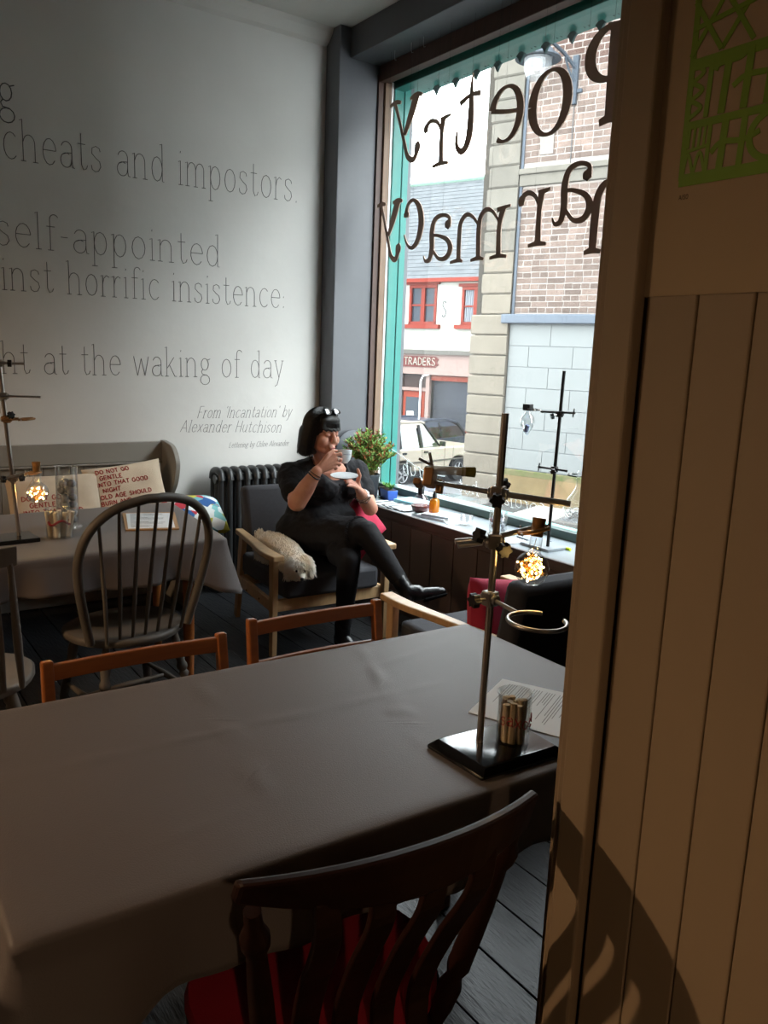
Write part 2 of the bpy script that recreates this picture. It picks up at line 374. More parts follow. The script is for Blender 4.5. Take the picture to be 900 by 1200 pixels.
# lettering painted on the back wall
def wall_line(s, x0, x1, z, xh, r=0.0019, slant=0, z1=None):
    g = G(); ux = Vector((1, 0, ((z1 if z1 is not None else z)-z)/(x1-x0)))
    write(g, s, (x0, YW-0.0008, z), ux, (0, 0, 1), xh, width=x1-x0, r=r, slant=slant)
    g.obj('lettering', M_text, wb)
wall_line('g', 0.915, 1.005, 2.745, 0.135, 0.003)
wall_line('cheats and impostors.', 0.925, 2.715, 2.508, 0.135, z1=2.52)
wall_line("self-appointed", 0.872, 2.165, 2.061, 0.125)
wall_line('ainst horrific insistence:', 0.80, 2.63, 1.828, 0.118, z1=1.838)
wall_line('ght at the waking of day', 0.78, 2.62, 1.378, 0.115)
wall_line("From 'Incantation' by", 2.0, 2.68, 1.116, 0.05, 0.0013, 0.3)
wall_line('Alexander Hutchison', 1.885, 2.605, 1.03, 0.05, 0.0013, 0.3, z1=1.012)
wall_line('Lettering by Chloe Alexander', 2.22, 2.665, 0.918, 0.024, 0.0009, 0.3)
# damp marks and filler relief in the plaster
# partition in the foreground
pw = struct(G().box((0.955, -1.25, 1.8), (0.09, 4.0, 3.6)).obj('wall_partition', M_part))
for i in range(19):
    ya = 0.687-i*0.0755
    G().box((0.9035, ya-0.0378, 1.8), (0.013, 0.0737, 3.58)).obj('panel_board', M_part, pw, bevel=0.0025)
G().box((0.889, 0.716, 1.8), (0.022, 0.052, 3.58)).box((0.893, 0.748, 1.8), (0.014, 0.018, 3.58)).obj('architrave', M_part, pw, bevel=0.004)
G().box((0.955, 0.762, 1.8), (0.11, 0.024, 3.58)).obj('jamb_lining', M_part, pw, bevel=0.003)

# ---------------------------------------------------------------- shop window
win = struct(G().box((3.235, 3.36, 3.36), (0.07, 2.74, 0.1)).obj('window_1', M_frame_brown, bevel=0.004))
G().box((3.225, 4.722, 1.98), (0.06, 0.02, 2.75)).obj('inner_lining', M_frame_brown, win)
G().box((3.262, 4.712, 1.98), (0.05, 0.036, 2.68)).obj('timber_jamb', M_timber, win, bevel=0.004)
G().box((3.293, 4.712, 1.98), (0.014, 0.04, 2.68)).obj('white_bead', M_white, win)
G().box((3.25, 2.03, 1.98), (0.09, 0.06, 2.75)).obj('timber_jamb', M_timber, win, bevel=0.004)
tp = G().box((3.37, 4.74, 1.85), (0.13, 0.08, 3.0)).box((3.345, 4.70, 1.85), (0.075, 0.03, 3.0)).box((3.415, 4.70, 1.85), (0.05, 0.03, 3.0)).box((3.395, 5.05, 1.6), (0.13, 0.65, 3.5))
tp.obj('teal_mullion', M_teal, win, bevel=0.004)
G().box((3.295, 3.37, 1.98), (0.006, 2.66, 2.68)).obj('glass', glassy('window_glass', (0.97, 0.985, 0.98), 0.03, edge=0.16, haze=0.006), win)
G().box((3.275, 3.37, 0.638), (0.05, 2.66, 0.05)).obj('bottom_rail', mat('dark_green_rail', '#3c5450', 0.35), win, bevel=0.004)
G().box((3.40, 3.36, 0.60), (0.2, 2.8, 0.05)).obj('outer_sill', mat('pale_teal_paint', '#74a7a2', 0.4), win, bevel=0.006)
G().box((3.345, 3.37, 3.315), (0.09, 2.66, 0.07)).box((3.5, 3.3, 3.42), (0.3, 3.1, 0.14)).obj('teal_head', M_teal, win, bevel=0.004)
vr = G().box((3.60, 3.3, 3.40), (0.016, 3.0, 0.07)).obj('valance_rail', M_tealdark, win)
prof = [(-.0995, .05), (-.0995, -.02), (-.085, -.038), (-.068, -.022), (-.058, -.020), (-.05, -.034), (-.04, -.026), (-.02, -.022), (-.012, -.034), (-.036, -.052), (-.02, -.064), (0, -.095), (.02, -.064), (.036, -.052), (.012, -.034), (.02, -.022), (.04, -.026), (.05, -.034), (.058, -.020), (.068, -.022), (.085, -.038), (.0995, -.02), (.0995, .05)]
for i in range(15):
    yy = 4.62-i*0.2
    G().prism([(a, b) for a, b in prof][::-1], 0.014, Matrix(((0, 0, 1, 3.594), (1, 0, 0, yy), (0, 1, 0, 3.385), (0, 0, 0, 1)))).obj('pendant', M_tealdark, win)
sl = G().box((3.06, 3.36, 0.6), (0.40, 2.74, 0.03))
sill = struct(sl.obj('sill', M_sill, bevel=0.006)); sill.name = 'trim_3'
G().box((2.856, 3.36, 0.596), (0.022, 2.74, 0.05)).box((2.872, 3.36, 0.555), (0.02, 2.74, 0.03)).obj('nosing', M_panel, sill, bevel=0.005)
# white writing on the glass, seen from behind
def script(s, ya, yb, z, xh):
    g = G(); write(g, s, None, None, None, xh, width=yb-ya, r=.0022, fn=lambda u, v: Vector((3.2905, ya+u+v*.25, z+v+.006*sin(u*40)))); g.obj('glass_writing', mat('white_marker', '#f2f4f4', 0.7), win)
script('ok', 2.70, 2.84, 0.72, 0.04); script('cordials', 3.05, 3.50, 0.715, 0.052); script('hot', 3.62, 3.80, 0.73, 0.055); script('shrub', 4.04, 4.40, 0.76, 0.062)
G().tube([(3.2905, a, b) for a, b in cr([(4.62, .93), (4.5, .9), (4.3, .84), (4.12, .80), (3.95, .805)], 6)], 0.0028, 4).obj('glass_writing', mat('white_marker', '#f2f4f4', 0.7), win)

# ---------------------------------------------------------------- hanging letters
M_letter = mat('brown_letter_board', '#a78c7a', 0.6, var=0.1, scale=10)
thr = mat('black_thread', '#222222', 0.7)
def ell(cx, cy, rx, ry, a0, a1, wmin, wmax, n=28, ph=0):
    """elliptic stroke, thick on its sides and thin at top and bottom"""
    P = []; Wd = []
    for i in range(n+1):
        a = radians(a0+(a1-a0)*i/n); P.append((cx+rx*cos(a), cy+ry*sin(a))); Wd.append(wmin+(wmax-wmin)*abs(cos(a-radians(ph)))**1.5)
    return P, Wd
LET = {  # u grows the way the word reads from the street; unit height
 'P': [([(.34, 1), (.36, .7), (.35, .3), (.33, .02)], [.12, .1, .1, .11]), ([(.12, 1.0), (.3, .97), (.52, 1.0)], [.05, .07, .06]), ([(.16, .0), (.34, .03), (.54, .0)], [.06, .08, .06]),
       ell(.42, .72, .42, .27, 95, -100, .05, .13)],
 'o': [ell(.45, .5, .36, .46, 0, 360, .04, .15)],
 'e': [ell(.45, .5, .38, .46, 15, 300, .045, .14), ([(.08, .5), (.45, .54), (.84, .62)], [.05, .06, .07])],
 't': [([(.36, 1.12), (.38, .9), (.36, .5), (.38, .2), (.5, .02), (.68, -.02), (.84, .1), (.84, .3)], [.01, .06, .11, .12, .1, .08, .06, .03]), ([(.05, .78), (.4, .80), (.78, .72)], [.07, .05, .07])],
 'r': [([(.3, .98), (.34, .6), (.32, .02)], [.14, .1, .13]), ([(.04, 1.0), (.22, .98), (.4, .95)], [.04, .07, .09]), ([(.06, .0), (.34, .03), (.62, .0)], [.05, .08, .05]),
       ([(.36, .72), (.5, .92), (.72, 1.0), (.88, .95)], [.05, .07, .08, .09]), ([(.84, .96), (.92, .88), (.9, .78)], [.08, .14, .1])],
 'y': [([(.18, 1.0), (.36, .7), (.55, .42)], [.13, .12, .06]), ([(.0, .97), (.18, 1.0), (.4, .97)], [.04, .06, .04]), ([(.72, .97), (.9, 1.0), (1.1, .97)], [.04, .06, .04]),
       ([(.92, .98), (.72, .62), (.55, .3), (.42, .06), (.22, -.02), (.1, .1)], [.06, .05, .06, .07, .08, .08]), ([(.14, .06), (.1, .16), (.14, .24)], [.08, .13, .08])],
 'h': [([(.22, 1.6), (.26, 1.0), (.25, .5), (.24, .02)], [.12, .1, .1, .12]), ([(.04, .0), (.24, .03), (.46, .0)], [.05, .08, .05]), ([(.28, .6), (.42, .9), (.64, 1.0), (.8, .84), (.84, .5), (.84, .04)], [.05, .06, .09, .12, .13, .12]), ([(.64, .0), (.86, .03), (1.04, .0)], [.05, .08, .05])],
 'a': [([(.16, .72), (.16, .92), (.4, 1.0), (.64, .92), (.72, .66), (.7, .3), (.76, .06), (.9, .02), (.98, .14)], [.1, .07, .07, .1, .13, .13, .1, .06, .03]), ([(.14, .7), (.2, .78), (.22, .7)], [.1, .16, .1]),
       ([(.7, .58), (.5, .56), (.2, .44), (.08, .24), (.2, .05), (.44, .04), (.64, .22), (.7, .34)], [.06, .06, .09, .13, .1, .07, .06, .05])],
 'm': [([(.08, .98), (.14, .6), (.12, .02)], [.13, .1, .12]), ([(-.06, 1.0), (.08, .98), (.2, .95)], [.04, .06, .08]), ([(-.04, .0), (.12, .03), (.3, .0)], [.05, .07, .05]),
       ([(.14, .7), (.28, .93), (.42, 1.0), (.53, .88), (.56, .6), (.54, .04)], [.05, .06, .08, .1, .11, .11]), ([(.42, .0), (.54, .03), (.7, .0)], [.05, .07, .05]),
       ([(.56, .7), (.7, .9), (.84, .97), (.96, .82), (.98, .5), (.97, .04)], [.05, .06, .08, .1, .11, .11]), ([(.88, .0), (.98, .03), (1.16, .0)], [.05, .07, .05])],
 'c': [([(.22, .78), (.28, .94), (.5, 1.0), (.16+.7, .8), (.92, .5), (.82, .2), (.6, .02), (.36, .06), (.2, .22)][0:0] or [(.86, .76), (.76, .94), (.52, 1.0), (.24, .82), (.12, .5), (.24, .16), (.5, .0), (.74, .08), (.92, .3)], [.1, .07, .06, .12, .15, .12, .07, .05, .03]), ([(.88, .78), (.84, .7), (.84, .66)], [.12, .15, .1])],
}
g1, g2 = 'upper word of hanging letters', 'lower word of hanging letters'
def hang(ch, ya, yb, z0, z1, label, group):
    XL = 3.122 if group == g1 else 3.107
    """ya..yb is the span along the window, z0..z1 base and top of the x-height"""
    t = thing('hanging_letter', label, 'letter', (XL, (ya+yb)/2, z0), 0, group)
    g = G(); w = yb-ya; h = z1-z0; M = Matrix(((0, 0, 1, XL-0.003), (w, 0, 0, ya), (0, h, 0, z0), (0, 0, 0, 1)))
    top = {}
    for kk, (P, Wd) in enumerate(LET[ch]):
        # widths are measured on the real letter, so pre-scale to metres
        k = 8 if len(P) < 14 else 1
        Q = cr([(p[0]*w, p[1]*h, q) for p, q in zip(P, Wd)], k) if k > 1 else [(p[0]*w, p[1]*h, q) for p, q in zip(P, Wd)]
        g.ribbon([(a, b) for a, b, c in Q], [max(.007, c*h*1.25) for a, b, c in Q], 0.006-.0006*kk, Matrix(((0, 0, 1, XL-0.003+.0003*kk), (1, 0, 0, ya), (0, 1, 0, z0), (0, 0, 0, 1))))
        for a, b, c in Q: top[round(a/0.01)] = max(top.get(round(a/0.01), -9), b)
    g.obj('board', M_letter, t, world=True)
    ks = sorted(top); m = max(top.values()); best = [k for k in ks if top[k] > m-0.04*h-0.01]; k = best[len(best)//2]
    G().tube([(XL, ya+k*0.01, z0+top[k]-0.004), (XL, ya+k*0.01, 3.405)], 0.0007, 4).obj('thread', thr, t, world=True)
g1, g2 = 'upper word of hanging letters', 'lower word of hanging letters'
hang('P', 2.60, 2.885, 2.66, 3.075, 'large brown letter P hung in the window, top right of the upper word', g1)
hang('o', 2.935, 3.265, 2.66, 2.985, 'brown round letter o hung between the P and the e of the upper word', g1)
hang('e', 3.27, 3.56, 2.685, 2.98, 'brown letter e hung in front of the quoin stones, upper word', g1)
hang('t', 3.60, 3.835, 2.715, 3.06, 'brown hooked letter t hung against the white sky, upper word', g1)
hang('r', 3.85, 4.11, 2.665, 2.925, 'brown letter r with curled ear hung against the sky, upper word', g1)
hang('y', 4.14, 4.44, 2.745, 3.105, 'brown letter y hung near the teal mullion, end of the upper word', g1)
hang('h', 2.50, 2.76, 2.075, 2.38, 'brown letter h half hidden by the partition, lower word', g2)
hang('a', 2.735, 3.0, 2.225, 2.495, 'brown letter a hung between h and r in front of the brick wall', g2)
hang('r', 3.01, 3.24, 2.14, 2.405, 'brown letter r hung against the brick wall, lower word', g2)
hang('m', 3.325, 3.72, 2.1, 2.36, 'wide brown letter m hung by the quoin stones, lower word', g2)
hang('a', 3.765, 4.045, 2.12, 2.375, 'brown letter a hung in front of the slate roof, lower word', g2)
hang('c', 4.05, 4.265, 2.215, 2.495, 'brown letter c hung beside the teal mullion, lower word', g2)
hang('y', 4.28, 4.53, 2.165, 2.515, 'brown letter y hung over the teal mullion, end of the lower word', g2)
for yy, lb in ((4.44, 'small steel hook in the window head, nearest the corner pilaster'), (4.27, 'small steel hook in the window head, middle of the three by the mullion'), (4.15, 'small steel hook in the window head, third from the corner pilaster')):
    tag(G().tube([(3.12, yy, 3.412), (3.12, yy, 3.37), (3.125, yy, 3.355), (3.135, yy, 3.36)], 0.0022, 6).obj('ceiling_hook', mat('steel', '#b8b8b8', 0.3, 1)), lb, 'hook', 'hooks in the window head')

# ---------------------------------------------------------------- street
TONE = 0.315   # street colours darkened to even outdoor brightness with the room
D = Vector((-0.331, 0.944, 0)).normalized(); N = Vector((D.y, -D.x, 0)); 
def frame_at(P): return lambda s, w, z: Vector((P[0], P[1], 0))+D*s-N*w+Vector((0, 0, z))
def facing(P): 
    """matrix: local x along the facade, local y up, local z out of it"""
    return lambda s, w, z: Matrix(((D.x, 0, -N.x, P[0]+D.x*s-N.x*w), (D.y, 0, -N.y, P[1]+D.y*s-N.y*w), (0, 1, 0, z), (0, 0, 0, 1)))
class FB(G):
    """boxes given in facade coordinates s0..s1, w0..w1, z0..z1"""
    def __init__(s, P): super().__init__(); s.P = P
    def b(s, s0, s1, w0, w1, z0, z1):
        F = frame_at(s.P); vs = [F(a, b, c) for a in (s0, s1) for b in (w0, w1) for c in (z0, z1)]
        return s.add(vs, [(0, 1, 3, 2), (4, 6, 7, 5), (0, 4, 5, 1), (2, 3, 7, 6), (0, 2, 6, 4), (1, 5, 7, 3)])
PB = (8.015, 7.55)
def ground_z(x, y):
    s = 0.62*x+0.78*y
    if s < 11.2: return -0.30-0.03*(s-4.8)
    if s < 23.5: return -0.492-0.1348*(s-11.2)
    return -2.15-0.03*(s-23.5)
M_road = mat('grey_asphalt', '#5e5f61', 0.75, var=0.12, scale=1.5, bump=0.3, bscale=40)
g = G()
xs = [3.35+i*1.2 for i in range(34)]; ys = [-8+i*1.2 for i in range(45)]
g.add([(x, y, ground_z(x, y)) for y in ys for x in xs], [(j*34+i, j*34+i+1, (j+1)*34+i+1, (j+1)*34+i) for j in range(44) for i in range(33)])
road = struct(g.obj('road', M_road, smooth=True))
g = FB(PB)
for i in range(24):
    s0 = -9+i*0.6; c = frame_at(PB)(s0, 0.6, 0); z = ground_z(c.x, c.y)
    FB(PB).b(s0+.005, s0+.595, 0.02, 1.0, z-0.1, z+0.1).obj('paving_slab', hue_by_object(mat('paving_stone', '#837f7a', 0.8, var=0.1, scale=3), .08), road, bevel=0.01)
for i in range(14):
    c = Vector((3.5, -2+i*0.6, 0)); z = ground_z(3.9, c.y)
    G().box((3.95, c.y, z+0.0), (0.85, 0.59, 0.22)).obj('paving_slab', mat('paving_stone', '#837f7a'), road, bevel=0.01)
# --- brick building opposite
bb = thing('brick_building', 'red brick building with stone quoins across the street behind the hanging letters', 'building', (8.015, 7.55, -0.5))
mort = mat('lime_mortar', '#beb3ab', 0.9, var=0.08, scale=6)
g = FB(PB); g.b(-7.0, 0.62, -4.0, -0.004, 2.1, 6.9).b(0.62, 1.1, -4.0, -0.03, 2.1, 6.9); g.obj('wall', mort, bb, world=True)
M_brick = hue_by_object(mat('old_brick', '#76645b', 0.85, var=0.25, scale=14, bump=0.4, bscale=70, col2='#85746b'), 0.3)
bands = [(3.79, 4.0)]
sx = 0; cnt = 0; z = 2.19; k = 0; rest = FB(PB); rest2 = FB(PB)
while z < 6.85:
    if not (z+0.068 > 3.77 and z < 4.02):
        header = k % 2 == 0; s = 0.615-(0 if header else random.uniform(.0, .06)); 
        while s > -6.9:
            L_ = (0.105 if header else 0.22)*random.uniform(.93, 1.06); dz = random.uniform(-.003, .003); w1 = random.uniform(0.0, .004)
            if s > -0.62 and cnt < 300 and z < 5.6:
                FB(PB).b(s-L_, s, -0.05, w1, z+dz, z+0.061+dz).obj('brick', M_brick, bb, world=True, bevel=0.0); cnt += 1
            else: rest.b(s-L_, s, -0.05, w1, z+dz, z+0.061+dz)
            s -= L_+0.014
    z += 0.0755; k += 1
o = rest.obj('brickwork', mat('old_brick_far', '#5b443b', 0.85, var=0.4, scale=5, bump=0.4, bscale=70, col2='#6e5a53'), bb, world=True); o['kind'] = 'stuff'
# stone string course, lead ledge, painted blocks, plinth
M_stone = hue_by_object(mat('grey_sandstone', '#7a756c', 0.9, var=0.15, scale=6, bump=0.3, bscale=40), 0.08)
M_stone2 = hue_by_object(mat('buff_sandstone', '#898073', 0.9, var=0.12, scale=5, bump=0.2, bscale=40), 0.06)
FB(PB).b(-7, 0.62, -0.05, 0.05, 3.79, 3.93).b(-7, 0.62, -0.05, 0.08, 3.93, 4.0).obj('string_course', M_stone, bb, world=True, bevel=0.01)
FB(PB).b(-7, 0.72, -0.05, 0.14, 2.045, 2.165).obj('lead_ledge', mat('lead_grey', '#6b7480', 0.5, var=0.1), bb, world=True, bevel=0.015)
M_block = hue_by_object(mat('white_painted_block', '#949796', 0.7, var=0.04, scale=4, bump=0.1, bscale=30), 0.02)
FB(PB).b(-7.0, 0.62, -4.0, 0.035, -1.2, 2.05).obj('painted_wall', mat('joint_grey', '#82868a', 0.8), bb, world=True)
z = 0.09; k = 0
while z < 2.03:
    s = 0.615; first = True
    h = 0.277
    while s > -2.9:
        w_ = (0.30 if k % 2 else 0.60) if first else 0.625; first = False
        FB(PB).b(s-w_+.006, s, 0.0, 0.043, z+.004, min(z+h, 2.045)-.003).obj('painted_block', M_block, bb, world=True, bevel=0.004); s -= w_
    z += h; k += 1
FB(PB).b(-7, 0.62, -0.05, 0.09, -1.3, 0.06).obj('plinth', mat('sandy_render', '#94805c', 0.9, var=0.2, scale=3, bump=0.3, bscale=30), bb, world=True, bevel=0.02)
FB(PB).b(-7, 0.62, -0.05, 0.092, 0.0, 0.085).obj('mossy_edge', mat('moss_green', '#5e6e3c', 0.95, var=0.3, scale=8, col2='#8a7d60'), bb, world=True, bevel=0.01)
# quoin stones
z = -0.56; k = 0
while z < 6.8:
    low = z < 2.0; s1 = 1.19 if low else 1.06+(.02 if k % 2 else 0); h = 0.272
    m = M_stone2 if z < 2.9 else M_stone; s0 = 0.63
    G_ = FB(PB)
    F = frame_at(PB); w0, w1 = -0.55, 0.10 if low else 0.06; c = 0.018
    a, b_ = z+.004, z+h-.004
    vs = [F(s0, w0, a), F(s1-c, w0, a), F(s1-c, w1-c, a), F(s0, w1-c, a), F(s0, w0, a+c), F(s1, w0, a+c), F(s1, w1, a+c), F(s0, w1, a+c), F(s0, w0, b_-c), F(s1, w0, b_-c), F(s1, w1, b_-c), F(s0, w1, b_-c), F(s0, w0, b_), F(s1-c, w0, b_), F(s1-c, w1-c, b_), F(s0, w1-c, b_)]
    fs = [(3, 2, 1, 0), (12, 13, 14, 15)]
    for r in range(3):
        for q in range(4): fs.append((r*4+q, r*4+(q+1) % 4, r*4+4+(q+1) % 4, r*4+4+q))
    G_.add(vs, fs).obj('quoin_stone', m, bb, world=True)
    z += h; k += 1
FB(PB).b(0.63, 1.15, -0.5, 0.04, -0.9, 6.8).obj('quoin_core', mat('joint_dark', '#4a453e', 0.9), bb, world=True)  # dark core showing in the joints between the quoins
FB(PB).b(0.59, 0.625, -0.02, 0.02, 2.17, 6.8).obj('lead_flashing', mat('lead_grey', '#6b7480'), bb, world=True)
o = FB(PB).b(.19, .37, 0.004, 0.012, 4.16, 4.46).obj('plaster_patch', mat('pale_plaster', '#98908a', 0.9, var=0.1), bb, world=True)
G().tube([frame_at(PB)(-0.045, 0.01, 4.75), frame_at(PB)(-0.05, 0.012, 4.4), frame_at(PB)(-0.055, 0.012, 4.02)], 0.006, 5).obj('cable', thr, bb, world=True)
# --- unseen houses added to block low sky light, beyond the right edge of the window
def sky_blocker(s0, s1, h, w, col, label, nw):
    c = frame_at(PB)((s0+s1)/2, w, -0.5); t = thing('sky_blocker_house', label, 'building', c)
    m = mat('sky_blocker_render_'+col[1:], col, .9, var=.06, scale=2)
    FB(PB).b(s0, s1, w-7, w, -1.5, h).obj('wall', m, t, world=True)
    F = frame_at(PB); a, b_, c_, d_, e_, f_ = F(s0, w+.25, h), F(s1, w+.25, h), F(s1, w-3.5, h+2.6), F(s0, w-3.5, h+2.6), F(s1, w-7.2, h), F(s0, w-7.2, h)
    G().add([a, b_, c_, d_, e_, f_], [(0, 1, 2, 3), (3, 2, 4, 5), (1, 4, 2), (0, 3, 5)]).obj('roof', mat('roof_dark', '#4a5058', 0.8), t, world=True)
    for i in range(nw):
        s = s0+(s1-s0)*(i+.5)/nw
        for z in (1.0, 4.0):
            f = FB(PB).b(s-.5, s+.5, w, w+.03, z, z+1.5).obj('window_frame', M_white, t, world=True); FB(PB).b(s-.42, s+.42, w+.03, w+.04, z+.08, z+1.42).obj('pane', mat('dark_window_glass', '#39424d', 0.1), f, world=True)
sky_blocker(-16, -7.05, 7.6, 0.1, '#a39a86', 'unseen cream rendered house added to block sky next to the brick building, beyond the window edge', 4)
sky_blocker(-27, -16.05, 8.2, 0.6, '#8d8f92', 'unseen grey rendered house added to block sky at the far end of the street', 5)
# --- lantern on the brick wall
F = frame_at(PB)
lp = thing('street_lantern', 'grey bracket street lamp fixed to the brick wall behind the letter o', 'street lamp', F(-0.03, 0.05, 4.7))
iron = mat('grey_iron', '#4d5660', 0.5)
FB(PB).b(-0.075, 0.0, 0.0, 0.05, 4.70, 5.26).b(-0.14, 0.065, 0.0, 0.035, 4.83, 4.875).obj('wall_bracket', iron, lp, world=True, bevel=0.006)
G().tube([F(-0.035, 0.04, 5.12), F(0.05, 0.2, 5.25), F(0.15, 0.45, 5.35), F(0.20, 0.52, 5.37)], 0.022, 8).tube(cr([tuple(F(-0.035, 0.04, 4.95)), tuple(F(0.01, 0.12, 5.08)), tuple(F(0.03, 0.2, 5.2))], 5), 0.014, 6).obj('arm', iron, lp, world=True)
c = F(0.22, 0.55, -.08)
G().lathe([(0.0, 5.47), (0.03, 5.46), (0.035, 5.38), (0.12, 5.34), (0.2, 5.25), (0.27, 5.2), (0.275, 5.185), (0.2, 5.19), (0.1, 5.28), (0.0, 5.3)], (c.x, c.y, -.08), 28).obj('shade', iron, lp, smooth=True, world=True)
G().lathe([(0.165, 5.19), (0.16, 5.06), (0.13, 4.98), (0.0, 4.96)], (c.x, c.y, -.08), 24).obj('glass_bowl', glassy('lamp_glass', (.8, .84, .86), .03, body=0.05, edge=.1), lp, smooth=True, world=True)
G().ball((c.x, c.y, 5.05), (0.05, .05, .07)).obj('bulb', M_white, lp, smooth=True, world=True)

# --- white roughcast shop house further down
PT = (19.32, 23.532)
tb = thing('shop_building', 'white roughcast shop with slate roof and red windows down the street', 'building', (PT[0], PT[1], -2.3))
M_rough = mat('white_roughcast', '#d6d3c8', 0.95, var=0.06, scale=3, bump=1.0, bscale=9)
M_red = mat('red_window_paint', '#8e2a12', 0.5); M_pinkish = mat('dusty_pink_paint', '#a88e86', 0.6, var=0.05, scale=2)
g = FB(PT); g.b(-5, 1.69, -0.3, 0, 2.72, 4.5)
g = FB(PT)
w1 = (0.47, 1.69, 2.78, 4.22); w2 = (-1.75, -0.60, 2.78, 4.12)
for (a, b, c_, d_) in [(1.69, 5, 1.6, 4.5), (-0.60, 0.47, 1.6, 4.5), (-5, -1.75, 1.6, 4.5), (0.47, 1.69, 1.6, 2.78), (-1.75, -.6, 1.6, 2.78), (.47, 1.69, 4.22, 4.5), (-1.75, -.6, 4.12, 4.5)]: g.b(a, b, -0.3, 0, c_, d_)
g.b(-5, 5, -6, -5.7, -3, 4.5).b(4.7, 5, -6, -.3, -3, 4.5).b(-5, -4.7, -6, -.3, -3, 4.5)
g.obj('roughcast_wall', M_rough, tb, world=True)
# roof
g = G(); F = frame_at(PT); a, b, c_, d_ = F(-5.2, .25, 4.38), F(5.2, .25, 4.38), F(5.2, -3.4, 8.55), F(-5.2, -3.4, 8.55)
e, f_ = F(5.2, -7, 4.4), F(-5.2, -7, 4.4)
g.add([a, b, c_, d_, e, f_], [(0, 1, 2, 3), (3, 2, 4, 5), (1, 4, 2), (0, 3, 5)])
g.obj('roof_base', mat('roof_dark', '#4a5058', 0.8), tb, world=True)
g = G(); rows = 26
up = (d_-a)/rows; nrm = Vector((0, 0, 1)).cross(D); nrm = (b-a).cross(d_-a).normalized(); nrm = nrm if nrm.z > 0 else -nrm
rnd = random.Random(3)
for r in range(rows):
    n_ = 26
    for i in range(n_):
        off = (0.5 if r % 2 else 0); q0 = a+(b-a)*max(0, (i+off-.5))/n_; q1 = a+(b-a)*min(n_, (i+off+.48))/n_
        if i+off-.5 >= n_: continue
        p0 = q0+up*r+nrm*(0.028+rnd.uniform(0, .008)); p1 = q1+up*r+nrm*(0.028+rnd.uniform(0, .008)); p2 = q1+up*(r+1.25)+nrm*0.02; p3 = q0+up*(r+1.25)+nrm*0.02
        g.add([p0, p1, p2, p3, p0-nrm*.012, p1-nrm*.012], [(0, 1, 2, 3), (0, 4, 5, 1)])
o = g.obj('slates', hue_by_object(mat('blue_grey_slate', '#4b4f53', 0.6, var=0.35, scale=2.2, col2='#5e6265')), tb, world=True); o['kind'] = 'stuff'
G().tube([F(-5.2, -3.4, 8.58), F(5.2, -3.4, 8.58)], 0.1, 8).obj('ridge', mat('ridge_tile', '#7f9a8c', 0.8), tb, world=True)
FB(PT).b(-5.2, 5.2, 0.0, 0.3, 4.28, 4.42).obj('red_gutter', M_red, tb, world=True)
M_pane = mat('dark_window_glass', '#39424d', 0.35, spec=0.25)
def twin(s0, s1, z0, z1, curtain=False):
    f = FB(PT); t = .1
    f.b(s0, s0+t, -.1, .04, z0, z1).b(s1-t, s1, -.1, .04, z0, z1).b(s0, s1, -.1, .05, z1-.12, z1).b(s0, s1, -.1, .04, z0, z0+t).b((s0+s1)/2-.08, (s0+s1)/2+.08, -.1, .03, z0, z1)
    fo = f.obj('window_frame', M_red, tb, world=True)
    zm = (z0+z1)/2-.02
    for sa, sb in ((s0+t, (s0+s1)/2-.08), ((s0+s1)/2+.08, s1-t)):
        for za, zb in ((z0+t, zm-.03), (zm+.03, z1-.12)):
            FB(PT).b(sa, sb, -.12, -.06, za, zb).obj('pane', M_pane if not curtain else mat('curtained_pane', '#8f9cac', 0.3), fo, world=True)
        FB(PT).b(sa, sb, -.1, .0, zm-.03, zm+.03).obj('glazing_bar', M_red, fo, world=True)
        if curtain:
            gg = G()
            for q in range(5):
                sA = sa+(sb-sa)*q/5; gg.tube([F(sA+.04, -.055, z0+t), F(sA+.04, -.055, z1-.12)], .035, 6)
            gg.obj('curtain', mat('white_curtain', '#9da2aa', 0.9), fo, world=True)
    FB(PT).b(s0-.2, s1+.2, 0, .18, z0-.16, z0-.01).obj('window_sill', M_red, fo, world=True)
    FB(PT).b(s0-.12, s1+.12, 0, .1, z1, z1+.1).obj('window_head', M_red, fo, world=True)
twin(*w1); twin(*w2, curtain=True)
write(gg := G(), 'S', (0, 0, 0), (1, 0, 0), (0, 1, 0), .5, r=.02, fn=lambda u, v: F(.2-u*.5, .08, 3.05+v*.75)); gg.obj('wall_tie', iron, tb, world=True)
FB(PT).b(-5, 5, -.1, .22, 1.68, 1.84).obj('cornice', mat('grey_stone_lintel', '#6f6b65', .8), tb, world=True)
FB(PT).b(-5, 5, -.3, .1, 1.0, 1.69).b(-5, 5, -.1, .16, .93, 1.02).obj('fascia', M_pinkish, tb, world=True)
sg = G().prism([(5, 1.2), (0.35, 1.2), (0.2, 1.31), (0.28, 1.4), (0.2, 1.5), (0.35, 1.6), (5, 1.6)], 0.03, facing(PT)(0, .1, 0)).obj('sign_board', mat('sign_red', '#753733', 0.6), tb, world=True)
gg = G(); write(gg, 'E TRADERS', None, None, None, 0.18, width=1.72, r=.022, fn=lambda u, v: F(2.05-u, .14, 1.27+v)); gg.obj('sign_lettering', mat('cream_letters', '#bdb6a8', .6), sg, world=True)
